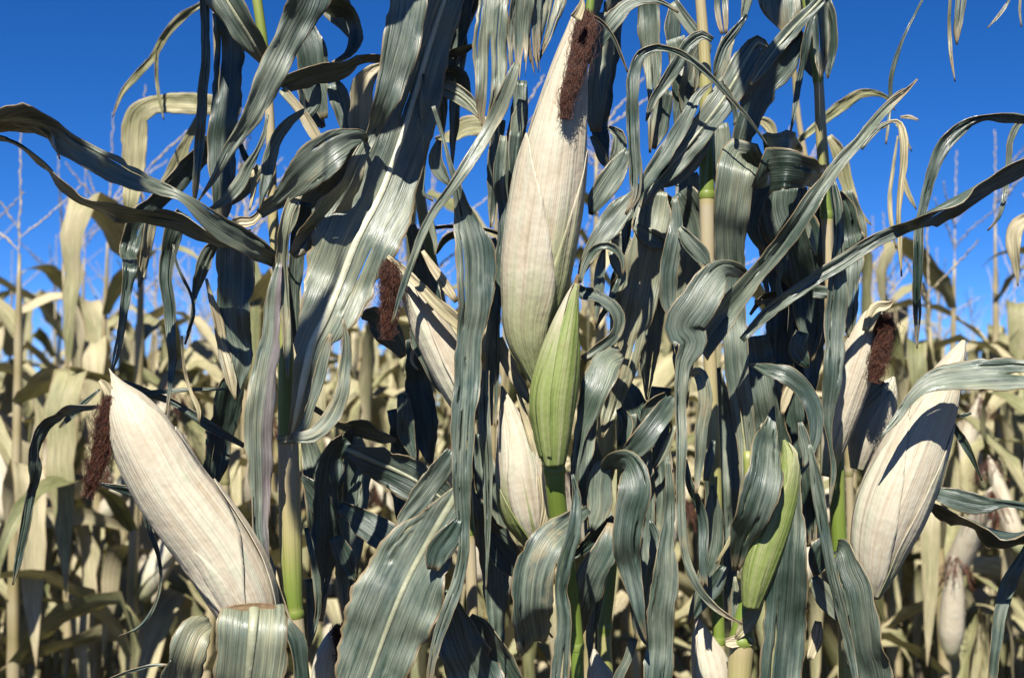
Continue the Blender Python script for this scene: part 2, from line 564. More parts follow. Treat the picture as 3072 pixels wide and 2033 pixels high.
def leaf(plant, zone, pts, d=0.0, roll=0.0, tone=0.42, fold=9, ripple=0.21, torn=0.0, torn0=0.0, rib=0.0, slits=(),
         purple=0.0, dry=False, hang=None, ribmat=None, jag=0.06, step=0.0050, name='leaf', label=None, parent=None, mat=None, wave=0.046):
    """a leaf laid along measured points (x, y, apparent width, [depth cm], [roll deg]); + roll turns it from the sun.
    Points may carry another zone as their first entry."""
    LEAF_COUNT[0] += 1
    seed = 1000 + LEAF_COUNT[0]
    raw = []
    if roll >= 55:                 # leaves deep in the row, in the shade of the front ones
        d = d + 5.0
    pd, pr = d, roll
    for p in pts:
        z = zone
        if isinstance(p[0], str):
            z, p = p[0], p[1:]
        if len(p) > 3 and p[3] is not None:
            pd = p[3]
        if len(p) > 4:
            pr = p[4]
        sx, sy = zpt(z, p[0], p[1])
        dist = DIST + pd / 100.0
        w = max(p[2], 2.5) * ZK / FPX * dist
        raw.append(np.concatenate([P(sx, sy, dist), [w, math.radians(pr)]]))
    raw = np.array(raw)
    if hang is not None:                       # continues above the picture to the stalk it grows from
        sp = stalk_at(PLANTS[hang], raw[0][2] + 0.14)
        midp = 0.5 * (sp + raw[0][:3]) + np.array([0, 0.10, 0.06])
        raw = np.vstack([np.concatenate([sp, [max(raw[0][3] * 0.5, 0.015), raw[0][4]]]),
                         np.concatenate([midp, [raw[0][3] * 0.7, raw[0][4]]]), raw])
    ln = np.sum(np.linalg.norm(np.diff(raw[:, :3], axis=0), axis=1))
    n = int(max(10, min(170, ln / step)))
    cur, tt = catmull(raw, n)
    pos = cur[:, :3]
    rs0 = np.random.default_rng(seed + 31)
    env = np.clip(np.minimum(np.arange(n), np.arange(n)[::-1]) / 6.0, 0, 1)
    und = (0.0065 * smooth_noise(n, max(4, 0.055 / max(ln / n, 1e-4)), rs0) + 0.0022 * smooth_noise(n, max(3, 0.02 / max(ln / n, 1e-4)), rs0)) * env
    und = und * np.clip(0.045 / np.maximum(cur[:, 3].max(), 0.01), 0.35, 1.0)
    if ln > 0.07:                                # blades buckle towards and away from the viewer
        pos = pos + nrm(CAM - pos) * und[:, None]
    T, S, N = frame_along(pos)
    sgn = 1.0 if np.mean(S @ SUN_VEC) >= 0 else -1.0
    r = cur[:, 4]
    if np.mean(np.abs(T[:, 2])) > 0.6:          # hanging leaves are shaded by those above rather than turned away
        r = r * 0.55
    if ln > 0.07:
        r = r + env * math.radians(26) * smooth_noise(n, max(5, 0.07 / max(ln / n, 1e-4)), rs0)
    width = np.maximum(cur[:, 3], 0.0012) / np.maximum(np.cos(np.abs(r)), 0.30) / math.cos(math.radians(fold))
    width = np.minimum(width, np.maximum(0.105, cur[:, 3]))
    if not slits and ln > 0.16 and not dry:
        rs = np.random.default_rng(seed + 77)
        slits = []
        for _ in range(int(rs.integers(1, 4))):
            v0 = rs.uniform(0.15, 0.85)
            slits.append((rs.choice([-1, 1]) * rs.uniform(0.2, 0.75), v0, v0 + rs.uniform(0.05, 0.2), rs.uniform(0.012, 0.05)))
        if rs.random() < 0.5:
            slits.append((rs.uniform(-0.4, 0.4), rs.uniform(0.72, 0.9), 1.0, 0.12))
    v, f, um, un, fr = ribbon(pos, width, r * sgn, seed, fold=fold, ripple=ripple, torn_end=torn, torn_start=torn0, slits=slits, jag=jag, wave=wave)
    pl = PLANTS[plant]
    b = np.array(pl['base'])
    me = make_mesh(name, v - b, f, um, un)
    o = add_obj(name, me, mat or (M_DRY if dry else M_LEAF), parent or pl['root'], None, tone=float(tone), purple=float(purple))
    solid(o)
    if label:
        o['label'] = label
    if rib > 0:
        rw = np.minimum(rib * ZK / FPX * DIST * 0.5 * np.linspace(1, 0.35, n), width * 0.2)
        rv, rf, th = tube(pos + fr[2] * 0.0009 - b, rw, 8, hint=None if False else (0, -1, 0))
        # flatten the rib against the blade
        N2 = np.repeat(fr[2], 8, axis=0)
        c = np.repeat(pos + fr[2] * 0.0009 - b, 8, axis=0)
        off = rv - c
        dn = np.sum(off * N2, axis=1, keepdims=True)
        rv = c + off - N2 * dn * 0.55
        rme = make_mesh('midrib', rv, rf)
        add_obj('midrib', rme, ribmat or M_RIB2, o)
    return o


def stalk_at(pl, z):
    s = pl['path']
    return np.array([np.interp(z, s[:, 2], s[:, k]) for k in range(3)])


def plant(key, label, zone, pts, d=0.0, green=0.5, group='front row corn plants', nodes=(), tip=(0.0, 0.0), top=2.15, dry=False, sides=20, vis=True):
    """stalk measured from top to bottom as (x, y, width) in the picture; runs on to the ground and up past the frame"""
    raw = []
    pd = d
    for p in pts:
        z = zone
        if isinstance(p[0], str):
            z, p = p[0], p[1:]
        if len(p) > 3:
            pd = p[3]
        sx, sy = zpt(z, p[0], p[1])
        dist = DIST + pd / 100.0
        raw.append(np.concatenate([P(sx, sy, dist), [p[2] * 0.5 * ZK / FPX * dist]]))
    raw = np.array(raw)
    bot, tp = raw[-1], raw[0]
    gx = bot[0] + random.uniform(-0.01, 0.01)
    low = np.array([gx, bot[1] + 0.01, -0.02, bot[3] * 1.25])
    mid = np.array([0.5 * (gx + bot[0]), bot[1] + 0.005, bot[2] * 0.5, bot[3] * 1.15])
    high = np.array([tp[0] + tip[0], tp[1] + tip[1], top, 0.004])
    raw = np.vstack([low, mid, raw[::-1], high])
    n = 150
    cur, tt = catmull(raw, n)
    cur = cur[np.argsort(cur[:, 2])]
    base = (float(cur[0, 0]), float(cur[0, 1]), 0.0)
    root = thing('corn_plant', label, 'corn plant', base, group)
    pl = dict(root=root, base=base, path=cur[:, :3], rad=cur[:, 3])
    PLANTS[key] = pl
    # node heights: measured ones plus regular ones out of sight
    nz = []
    for p in nodes:
        z = zone
        if isinstance(p[0], str):
            z, p = p[0], p[1:]
        nz.append(P(*zpt(z, p[0], p[1]), DIST + d / 100.0)[2])
    lo = min(nz) if nz else 1.3
    hi = max(nz) if nz else 1.3
    if not nz:
        nz = [1.3]
    z = lo - 0.17
    while z > 0.05:
        nz.append(z)
        z -= 0.16
    z = hi + 0.25
    while z < top - 0.05:
        nz.append(z)
        z += 0.18
    nz = np.array(sorted(nz))
    zs = cur[:, 2]
    rad = cur[:, 3].copy()
    for h in nz:
        rad *= 1 + 0.10 * np.exp(-((zs - h) / 0.006) ** 2)
    edges = np.concatenate([[-0.1], nz, [top + 0.1]])
    k = np.clip(np.searchsorted(edges, zs, side='right') - 1, 0, len(edges) - 2)
    frac = (zs - edges[k]) / (edges[k + 1] - edges[k])
    v, f, th = tube(cur[:, :3] - np.array(base), rad, sides, hint=(0, -1, 0))
    th2 = np.abs(th - np.pi)
    um = np.stack([np.broadcast_to((th2 * 0.011)[None, :], (n, sides)), np.broadcast_to(zs[:, None], (n, sides))], -1).reshape(-1, 2)
    un = np.stack([np.broadcast_to((th2 / np.pi)[None, :], (n, sides)), np.broadcast_to(frac[:, None], (n, sides))], -1).reshape(-1, 2)
    me = make_mesh('stalk', v, f, um, un)
    add_obj('stalk', me, M_DSTALK if dry else M_STALK, root, None, green=float(green))
    for h in nz:
        if h < 0.9 or h > 1.75:
            continue
        c = stalk_at(pl, h)
        r0 = float(np.interp(h, zs, rad))
        ring = np.array([c + np.array([0, 0, q]) for q in (-0.004, -0.002, 0, 0.002, 0.004)]) - np.array(base)
        rr = np.array([1.0, 1.07, 1.10, 1.07, 1.0]) * r0
        v, f, th = tube(ring, rr, sides, hint=(0, -1, 0), cap=False)
        un = np.zeros((len(v), 2))
        un[:, 1] = 0.12
        me = make_mesh('node_ring', v, f, un, un)
        add_obj('node_ring', me, M_DSTALK if dry else M_STALK, root, None, green=0.55)
    return pl


def axis_pts(zone, pts, d, n):
    raw = []
    pd = d
    for p in pts:
        z = zone
        if isinstance(p[0], str):
            z, p = p[0], p[1:]
        if len(p) > 3:
            pd = p[3]
        dist = DIST + pd / 100.0
        raw.append(np.concatenate([P(*zpt(z, p[0], p[1]), dist), [p[2] * ZK / FPX * dist]]))
    cur, tt = catmull(np.array(raw), n)
    return cur[:, :3], np.maximum(cur[:, 3], 0.0006), tt


def ear(plant_key, zone, pts, d=0.0, green=0.1, husks=(), label=None, n=70, name='ear'):
    """an ear in its husk: axis points (x, y, radius) from base to tip; husks are overlapping shells
    (centre angle, half angle, v0, v1, offset mm, green, power)"""
    pl = PLANTS[plant_key]
    b = np.array(pl['base'])
    pos, R, tt = axis_pts(zone, pts, d, n)
    rng = np.random.default_rng(int(abs(pts[0][-1]) * 17 + len(pts) * 7 + abs(d) * 3 + len(husks)))
    T, S, N = frame_along(pos)
    sides = 36
    th = np.linspace(-np.pi, np.pi, sides, endpoint=False)
    vf = np.linspace(0, 1, n)
    ph = rng.uniform(0, 6.28, 4)

    def bumpy(thv, v):
        return 1 + 0.012 * np.sin(9 * thv + ph[0] + 2 * v) + 0.010 * np.sin(15 * thv + ph[1] - 3 * v) + 0.014 * np.sin(4 * thv + ph[2] + 5 * v)
    r = R[:, None] * bumpy(th[None, :], vf[:, None])
    V = pos[:, None, :] + r[:, :, None] * (np.cos(th)[None, :, None] * N[:, None, :] + np.sin(th)[None, :, None] * S[:, None, :])
    faces = []
    for i in range(n - 1):
        for j in range(sides):
            a, c = i * sides + j, i * sides + (j + 1) % sides
            faces.append((a, c, c + sides, a + sides))
    faces.append(tuple((n - 1) * sides + j for j in range(sides)))
    faces.append(tuple(range(sides))[::-1])
    Rm = float(R.max())
    um = np.stack([np.broadcast_to((th * Rm)[None, :], (n, sides)), np.broadcast_to(tt[:, None], (n, sides))], -1).reshape(-1, 2)
    un = np.stack([np.broadcast_to((np.abs(th) / np.pi)[None, :], (n, sides)), np.broadcast_to(vf[:, None], (n, sides))], -1).reshape(-1, 2)
    me = make_mesh(name, V.reshape(-1, 3) - b, faces, um, un)
    e = add_obj(name, me, M_HUSK, pl['root'], None, green=float(green))
    if label:
        e['label'] = label
    for hi, h in enumerate(husks):
        ac, ah, v0, v1, off, gr, pw = h[:7]
        lift = h[7] if len(h) > 7 else 1.2
        m, c = 54, 17
        vv = np.linspace(v0, v1, m)
        s = np.linspace(-1, 1, c)
        p = np.clip((vv - v0) / (v1 - v0), 0, 1)
        hf = math.radians(ah) * np.clip(1 - p ** pw, 0, 1) ** 0.75 + 0.02
        if len(h) > 8:                             # narrow at the base, spreading over the ear higher up
            q = np.clip(p / 0.45, 0, 1)
            hf = hf * (h[8] + (1 - h[8]) * q * q * (3 - 2 * q))
        hf = hf * (1 + 0.02 * smooth_noise(m, 5, rng))
        a0, a1 = ac if isinstance(ac, tuple) else (ac, ac * 1.08)
        cen = np.radians(a0 + (a1 - a0) * p)
        thv = cen[:, None] + hf[:, None] * s[None, :]
        i = np.clip(vv, 0, 1) * (n - 1)
        ip = np.stack([np.interp(i, np.arange(n), pos[:, k]) for k in range(3)], -1)
        iN = nrm(np.stack([np.interp(i, np.arange(n), N[:, k]) for k in range(3)], -1))
        iS = nrm(np.stack([np.interp(i, np.arange(n), S[:, k]) for k in range(3)], -1))
        iT = nrm(np.stack([np.interp(i, np.arange(n), T[:, k]) for k in range(3)], -1))
        over = np.clip(vv - 1, 0, 1)
        ip = ip + iT * (over * tt[-1])[:, None]
        iR = np.interp(i, np.arange(n), R)
        rr = iR[:, None] * bumpy(thv, vv[:, None]) * (1 + 0.008 * np.sin(s[None, :] * 21 + hi)) + off / 1000.0 * np.clip(0.35 + 1.5 * p, 0, 1)[:, None]
        rr = rr + lift / 1000.0 * (np.abs(s)[None, :] ** 6) * np.clip(1.0 - p, 0.0, 1)[:, None]
        HV = ip[:, None, :] + rr[:, :, None] * (np.cos(thv)[:, :, None] * iN[:, None, :] + np.sin(thv)[:, :, None] * iS[:, None, :])
        fs = []
        for q in range(m - 1):
            for j in range(c - 1):
                a = q * c + j
                fs.append((a, a + 1, a + c + 1, a + c))
        um = np.stack([thv * Rm, np.broadcast_to((vv * tt[-1])[:, None], (m, c))], -1).reshape(-1, 2)
        un = np.stack([np.broadcast_to(s[None, :] * 0.5 + 0.5, (m, c)), np.broadcast_to(vv[:, None], (m, c))], -1).reshape(-1, 2)
        me = make_mesh('husk_leaf', HV.reshape(-1, 3) - b, fs, um, un)
        ho = add_obj('husk_leaf', me, M_HUSK, e, None, green=float(gr))
        solid(ho, 0.0007)
    return e


def silk(plant_key, parent, zone, pts, d=0.0, strands=260, seed=1, wisps=14, thick=0.00028):
    """a hank of dry brown silk along (x, y, half width) points"""
    pl = PLANTS[plant_key]
    b = np.array(pl['base'])
    rng = np.random.default_rng(seed)
    V, F = [], []
    nb = 0
    m = 22
    pos, R, tt = axis_pts(zone, pts, d, m)
    T, S, N = frame_along(pos)
    for q in range(strands):
        wisp = q < wisps
        a = rng.uniform(0, 6.283)
        rad = rng.uniform(0, 1) ** 0.8 * 1.1
        v1 = rng.uniform(0.3, 1.0) ** 0.8 if not wisp else 1.0
        s0 = rng.uniform(0, 0.25)
        idx = np.linspace(s0, max(v1, s0 + 0.3), m).clip(0, 1) * (m - 1)
        c = np.stack([np.interp(idx, np.arange(m), pos[:, k]) for k in range(3)], -1)
        s_ = np.stack([np.interp(idx, np.arange(m), S[:, k]) for k in range(3)], -1)
        n_ = np.stack([np.interp(idx, np.arange(m), N[:, k]) for k in range(3)], -1)
        rr = np.interp(idx, np.arange(m), R) * rad * (1.5 if wisp else 1.0) + rng.uniform(0, 0.0012) * np.linspace(0, 1, m)
        curl = rng.uniform(0.0004, 0.0013) * (2.4 if wisp else 1.0)
        fr = rng.uniform(3, 8)
        w = np.linspace(0, 1, m)
        o1 = curl * np.sin(w * fr * 6.283 + rng.uniform(0, 6.28)) + curl * 1.5 * smooth_noise(m, 3, rng)
        o2 = curl * np.cos(w * fr * 6.283 + rng.uniform(0, 6.28)) + curl * 1.5 * smooth_noise(m, 3, rng)
        c = c + s_ * (np.cos(a) * rr + o1)[:, None] + n_ * (np.sin(a) * rr * 0.55 + o2)[:, None]
        t = thick * rng.uniform(0.7, 1.3)
        v, f, th = tube(c - b, np.full(m, t), 3, cap=False)
        V.append(v)
        F += [tuple(x + nb for x in ff) for ff in f]
        nb += len(v)
    me = make_mesh('silk', np.concatenate(V), F)
    return add_obj('silk', me, M_SILK, parent)


# ------------------------------------------------------------------ generic corn plant for the field behind
def field_leaf(rng, h, az, length, w, rise, break_at=None, twist=0.0, n=16, cols=5, r0=0.010):
    """arching dry leaf starting on the stalk axis at height h; local coordinates"""
    out = np.array([math.cos(az), math.sin(az), 0.0])
    p = np.array([0, 0, h]) + out * r0 * 0.5
    ang = rise
    pts = []
    step = length / (n - 1)
    dr = rng.uniform(1.1, 2.4) / n
    sidev = np.array([-math.sin(az), math.cos(az), 0])
    sway = rng.uniform(-0.5, 0.5)
    for i in range(n):
        f = i / (n - 1)
        pts.append(p.copy())
        if break_at is not None and f >= break_at:
            tgt = -math.pi / 2 + rng.uniform(-0.15, 0.15)
            ang += (tgt - ang) * 0.75
        else:
            ang -= dr * (0.4 + 2.2 * f)
            ang = max(ang, -1.55)
        p = p + (out * math.cos(ang) + np.array([0, 0, math.sin(ang)]) + sidev * sway * 0.25 * f) * step
    pos = np.array(pts)
    vf = np.linspace(0, 1, n)
    width = w * np.clip(np.minimum(0.45 + 3.2 * vf, 1.0) * (1 - vf ** 2.6), 0.02, 1)
    T = nrm(np.gradient(pos, axis=0))
    up = np.cross(sidev[None, :], T)
    hint = -up
    roll = twist * vf ** 1.3 + 0.2 * smooth_noise(n, 5, rng)
    return ribbon(pos, width, roll, int(rng.integers(1e9)), cols=cols, fold=rng.uniform(8, 30), ripple=0.30, jag=0.05,
                  hint=None if False else np.broadcast_to(nrm(hint), pos.shape), wave=0.10)


def field_ear(rng, h, az, tilt, L=0.22, r=0.026, n=14, sides=10):
    out = np.array([math.cos(az), math.sin(az), 0.0])
    ax = nrm(out * math.sin(tilt) + np.array([0, 0, math.cos(tilt)]))
    v = np.linspace(0, 1, n)
    pos = np.array([0, 0, h]) + out * 0.018 + ax[None, :] * (v * L)[:, None]
    rad = r * np.clip(np.minimum(0.55 + 2.2 * v, 1.0) * (1 - v ** 3.2) ** 0.8, 0.04, 1)
    V, F, th = tube(pos, rad, sides, hint=(0.3, -0.9, 0.1))
    um = np.stack([np.broadcast_to((np.abs(th - np.pi) * r)[None, :], (n, sides)), np.broadcast_to((v * L)[:, None], (n, sides))], -1).reshape(-1, 2)
    un = np.stack([np.broadcast_to((np.abs(th - np.pi) / np.pi)[None, :], (n, sides)), np.broadcast_to(v[:, None], (n, sides))], -1).reshape(-1, 2)
    return V, F, um, un, pos[-1], ax


def field_silk(rng, tip, ax, k=40, sides=3):
    V, F, nb = [], [], 0
    for q in range(k):
        m = 6
        dirv = nrm(np.array([rng.normal(0, 0.6), rng.normal(0, 0.6), -0.6]))
        w = np.linspace(0, 1, m)
        c = tip + ax * -0.01 + dirv[None, :] * (w * rng.uniform(0.02, 0.06))[:, None] + np.array([0, 0, -1])[None, :] * (w ** 2 * 0.03)[:, None]
        c = c + rng.normal(0, 0.003, c.shape)
        v, f, th = tube(c, np.full(m, 0.0008), sides, cap=False)
        V.append(v)
        F += [tuple(x + nb for x in ff) for ff in f]
        nb += len(v)
    return np.concatenate(V), F


def field_tassel(rng, base, dirv, k=8, sides=4):
    """spike with side branches set with small rough spikelets"""
    V, F, nb = [], [], 0
    for q in range(k + 1):
        m = 26
        w = np.linspace(0, 1, m)
        if q == 0:
            L, st = rng.uniform(0.22, 0.30), 0.0
            ax = dirv
            bend = 0.1
        else:
            L, st = rng.uniform(0.12, 0.22), rng.uniform(0.0, 0.09)
            a = rng.uniform(0, 6.283)
            sp = rng.uniform(0.35, 1.0)
            ax = nrm(dirv * math.cos(sp) + np.array([math.cos(a), math.sin(a), 0]) * math.sin(sp))
            bend = rng.uniform(-0.3, 0.7)
        c = base + dirv * st + ax[None, :] * (w * L)[:, None] + np.array([ax[0], ax[1], -0.5])[None, :] * (w ** 2 * L * bend * 0.4)[:, None]
        c = c + rng.normal(0, 0.0012, c.shape)
        rad = np.where(np.arange(m) % 2 == 0, 0.0034, 0.0017) * (1 - 0.45 * w)
        rad[:3] = 0.0016
        v, f, th = tube(c, rad, sides, hint=(0.2, -0.95, 0.1), cap=False)
        V.append(v)
        F += [tuple(x + nb for x in ff) for ff in f]
        nb += len(v)
    return np.concatenate(V), F


def field_proto(i, detail=1.0):
    """parts of one dry corn plant as a list of (name, mesh, material, props, parent index)"""
    rng = np.random.default_rng(500 + i)
    H = rng.uniform(1.56, 1.84)
    n = 30
    z = np.linspace(-0.01, H, n)
    lean = rng.normal(0, 0.03, 2)
    path = np.stack([lean[0] * (z / H) ** 2 + 0.006 * smooth_noise(n, 6, rng), lean[1] * (z / H) ** 2 + 0.006 * smooth_noise(n, 6, rng), z], -1)
    rad = np.interp(z, [0, 0.9, 1.5, H], [0.013, 0.0115, 0.0075, 0.0028])
    nodes = np.arange(0.10, H - 0.1, 0.125)
    for h in nodes:
        rad *= 1 + 0.16 * np.exp(-((z - h) / 0.02) ** 2)
    sides = 8
    v, f, th = tube(path, rad, sides, hint=(0, -1, 0))
    fr = (z / 0.125) % 1.0
    um = np.stack([np.broadcast_to((np.abs(th - np.pi) * 0.01)[None, :], (n, sides)), np.broadcast_to(z[:, None], (n, sides))], -1).reshape(-1, 2)
    un = np.stack([np.broadcast_to((np.abs(th - np.pi) / np.pi)[None, :], (n, sides)), np.broadcast_to(fr[:, None], (n, sides))], -1).reshape(-1, 2)
    parts = [('stalk', make_mesh('stalk', v, f, um, un), M_DSTALK, dict(green=0.42), None)]
    az0 = rng.uniform(0, 3.14)
    k = 0
    for h in nodes:
        if h < 0.35:
            continue
        az = az0 + math.pi * (k % 2) + rng.normal(0, 0.35)
        k += 1
        f_ = h / H
        Ln = rng.uniform(0.48, 0.72) * (1.15 - 0.6 * abs(f_ - 0.5) * 1.4)
        brk = rng.uniform(0.18, 0.6) if rng.random() < 0.93 else None
        off = np.array([np.interp(h, z, path[:, 0]), np.interp(h, z, path[:, 1]), 0])
        v, f, um, un, _ = field_leaf(rng, h, az, Ln, rng.uniform(0.05, 0.088), rng.uniform(0.5, 1.25), brk, rng.normal(0, 0.9))
        parts.append(('leaf', make_mesh('leaf', v + off, f, um, un), M_DRY, dict(tone=float(rng.uniform(0.32, 0.8)), purple=0.0), None))
    for q in range(1 if rng.random() < 0.6 else 2):
        h = 1.06 - 0.16 * q + rng.uniform(-0.05, 0.12)
        v, f, um, un, tip, ax = field_ear(rng, h, rng.uniform(0, 6.28), rng.uniform(0.2, 0.7), rng.uniform(0.2, 0.25), rng.uniform(0.022, 0.028))
        parts.append(('ear', make_mesh('ear', v, f, um, un), M_HUSK, dict(green=float(rng.uniform(-0.1, 0.15))), None))
        ei = len(parts) - 1
        v, f = field_silk(rng, tip, ax)
        parts.append(('silk', make_mesh('silk', v, f), M_SILK, {}, ei))
    v, f = field_tassel(rng, path[-1], nrm(path[-1] - path[-4]), int(rng.integers(2, 6)))
    parts.append(('tassel', make_mesh('tassel', v, f), M_TASSEL, {}, None))
    return parts
# ------------------------------------------------------------------ ground
def ground():
    n = 80
    xs = np.concatenate([-np.geomspace(400, 8, 14), np.linspace(-7.5, 7.5, 60), np.geomspace(8, 400, 14)])
    ys = np.concatenate([-np.geomspace(60, 3, 8), np.linspace(-2.5, 16, 90), np.geomspace(17, 900, 16)])
    X, Y = np.meshgrid(xs, ys)
    near = np.exp(-(X / 14) ** 2) * np.exp(-((Y - 5) / 16) ** 2)
    Z = -0.012 + near * (0.02 * np.sin(Y * 8.3) + RNG.normal(0, 0.008, X.shape)) * 0.6 - 0.01
    V = np.stack([X, Y, Z], -1).reshape(-1, 3)
    c = len(xs)
    F = [(i * c + j, i * c + j + 1, (i + 1) * c + j + 1, (i + 1) * c + j) for i in range(len(ys) - 1) for j in range(c - 1)]
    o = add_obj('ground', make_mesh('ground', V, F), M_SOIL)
    o['kind'] = 'structure'
    o['label'] = 'bare soil under the corn rows, darkened in place of shade'


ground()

# ------------------------------------------------------------------ front row stalks
plant('A', 'corn plant left of centre with cream stalk, ear leaning left and long twisted leaf', 'T0',
      [(1205, -30, 48), (1235, 180, 46), (1262, 450, 44), (1275, 700, 46), (1282, 1000, 50), ('B0', 1325, -230, 66), ('B0', 1342, 0, 74), ('B0', 1350, 250, 86),
       ('B0', 1355, 430, 92), ('B0', 1362, 700, 104), ('B0', 1370, 1000, 104), ('B0', 1385, 1250, 82), ('B0', 1412, 1400, 56), ('B0', 1435, 1568, 46)],
      d=0, green=0.52, nodes=[('B0', 1352, 445), ('B0', 1388, 1265), (1255, 300)])
plant('B', 'central corn plant with the tall pale upright ear and thick green sheath', 'T10',
      [(1215, -40, 40), (1150, 500, 50), (1090, 1200, 70), ('B10', 1040, 300, 84, -4), ('B10', 1040, 600, 92, -6), ('B10', 1058, 800, 90, -5), ('B10', 1110, 1100, 74, -4), ('B10', 1145, 1400, 60, -3), ('B10', 1150, 1568, 60, -3)],
      d=3, green=1.5, nodes=[('B10', 1038, 572), ('B10', 1143, 1368)])
plant('C', 'corn plant right of centre with bright cream stalk and hanging strap leaves', 'T15',
      [(940, -30, 48), (955, 160, 52), (968, 400, 62), (972, 700, 70), (972, 900, 70), (975, 1150, 66), ('B15', 985, 0, 62), ('B15', 1010, 600, 62), ('B15', 1022, 1180, 62), ('B15', 1030, 1400, 56), ('B15', 1035, 1568, 56)],
      d=0.5, green=0.50, nodes=[(974, 915), ('B15', 1030, 1390)])
plant('D', 'corn plant at right with cream stalk and wide pale ear leaning right', 'T20',
      [(540, -30, 44), (565, 130, 48), (600, 370, 46), (612, 600, 52), (625, 780, 56), (640, 1000, 56), ('B20', 665, 0, 62), ('B20', 685, 500, 70), ('B20', 692, 800, 74), ('B20', 700, 940, 70), ('B20', 720, 1200, 66), ('B20', 730, 1568, 66)],
      d=4, green=0.58, nodes=[(598, 372), (640, 1010), ('B20', 694, 1000)])
plant('F', 'dark shaded corn plant behind the centre with a silk-tipped ear', 'T10',
      [(480, -40, 46), (440, 300, 48), (400, 800, 50), (520, 1500, 50, 9), ('B10', 590, 300, 54), ('B10', 640, 900, 54), ('B10', 660, 1568, 54)],
      d=8, green=0.35, nodes=[('B10', 640, 880)])
plant('J', 'low broken corn plant with green ear under the striped hanging leaves', 'B15',
      [(1170, 1170, 60), (1150, 1260, 80), (1135, 1400, 116), (1125, 1568, 112)], d=-2, green=0.85, nodes=[(1135, 1395)], top=1.36)
plant('K', 'green stalk of a corn plant low behind the central plant', 'B10',
      [(1330, 900, 30), (1300, 1150, 50), (1275, 1350, 62), (1280, 1568, 76)], d=10, green=1.0, nodes=[(1280, 1330)], top=1.50)
plant('G', 'dry tan corn plant standing behind the long twisted leaf', 'T0',
      [(1010, -40, 26), (1030, 490, 30), (1060, 1200, 34), ('B0', 1060, 500, 40), ('B0', 1050, 1568, 42)], d=55, green=0.3, dry=True, nodes=[(1030, 490)])
plant('H', 'dry corn plant behind the right plant with curling tan leaves against the sky', 'T20',
      [(480, -20, 22), (500, 500, 26), (570, 900, 30), (700, 1500, 32), ('B20', 740, 500, 36), ('B20', 760, 1568, 40)], d=60, green=0.3, dry=True, nodes=[(500, 500)])
plant('E', 'corn plant outside the right edge whose leaves reach into the picture', 'T20',
      [(1700, -40, 46), (1690, 700, 50), (1680, 1400, 56), ('B20', 1680, 600, 60), ('B20', 1690, 1568, 64)], d=2, green=0.5, nodes=[(1690, 560)])

# ------------------------------------------------------------------ ears
e1 = ear('A', 'B0', [(1200, 1330, 105), (1165, 1230, 140), (1105, 1100, 156), (1030, 970, 157), (915, 812, 156), (805, 660, 150), (708, 485, 142), (648, 370, 124), (598, 270, 84), (556, 190, 30), (530, 138, 4)],
         d=-5, green=-0.3, label='pale cream ear in dry husk leaning to the left',
         husks=[((60, 72), 84, 0.0, 0.74, 2.0, -0.3, 1.6, 1.6), ((-70, -68), 66, 0.0, 0.52, 3.0, -0.1, 1.5, 1.6),
                ((-26, -8), 88, 0.04, 1.02, 4.6, -0.3, 3.2, 1.8, 0.22), ((98, 85), 50, 0.0, 0.5, 4.0, -0.2, 1.4, 4.0)])
silk('A', e1, 'B0', [(520, 235, 20), (502, 330, 38), (484, 450, 38), (462, 560, 32), (436, 640, 24), (410, 720, 10)], d=-6.5, strands=620, seed=3, wisps=90, thick=0.00018)
leaf('A', 'B0', [(540, 300, 60), (515, 230, 55), (490, 190, 40), (468, 168, 16)], d=-6, tone=0.95, fold=20, dry=True, name='husk_tip', parent=e1, mat=M_DRY)
eB = ear('B', 'T10', [(962, 1800, 20), (945, 1720, 50), (928, 1620, 88), (926, 1520, 112), (946, 1400, 136), (972, 1200, 154), (1010, 950, 158), (1043, 700, 144), (1078, 500, 118), (1114, 300, 84), (1150, 140, 54), (1163, 60, 34), (1168, 10, 10)],
         d=-5, green=0.44, label='tall pale ear in cream husk standing upright',
         husks=[((66, 82), 64, 0.02, 0.62, 1.6, 0.40, 1.6, 1.5), ((0, 8), 86, 0.1, 1.0, 0.8, 0.36, 3.0, 0.6), ((-24, -62), 80, 0.0, 0.635, 4.2, 0.22, 1.9, 1.2),
                ((-82, -74), 40, 0.0, 0.34, 2.0, 0.42, 1.6, 1.5)])
silk('B', eB, 'T10', [(1186, 45, 26, -6.6), (1186, 110, 42, -7.0), (1172, 200, 42, -7.6), (1146, 300, 34, -8.1), (1116, 400, 28, -8.5), (1094, 480, 22, -8.7), (1086, 560, 10, -8.7)], d=-6, strands=1150, seed=5, wisps=110, thick=0.00017)
leaf('B', 'T10', [(1140, 90, 60), (1158, 55, 44), (1170, 20, 28), (1172, -10, 8)], d=-9.5, tone=0.95, fold=20, dry=True, name='husk_tip', parent=eB, mat=M_DRY)
sh = ear('B', 'B10', [(1036, 574, 48), (1034, 540, 58), (1030, 419, 84), (1032, 262, 103), (1058, 105, 94), (1090, -52, 68), (1114, -160, 44), (1132, -240, 24), (1146, -285, 10)],
         d=-7.5, green=1.1, label='bright green leaf sheath round the stalk', name='leaf_sheath',
         husks=[((-66, -50), 58, 0.05, 1.0, 1.4, 0.78, 2.2, 1.0), ((36, 10), 74, 0.0, 0.98, 1.2, 1.3, 2.6, 0.8)])
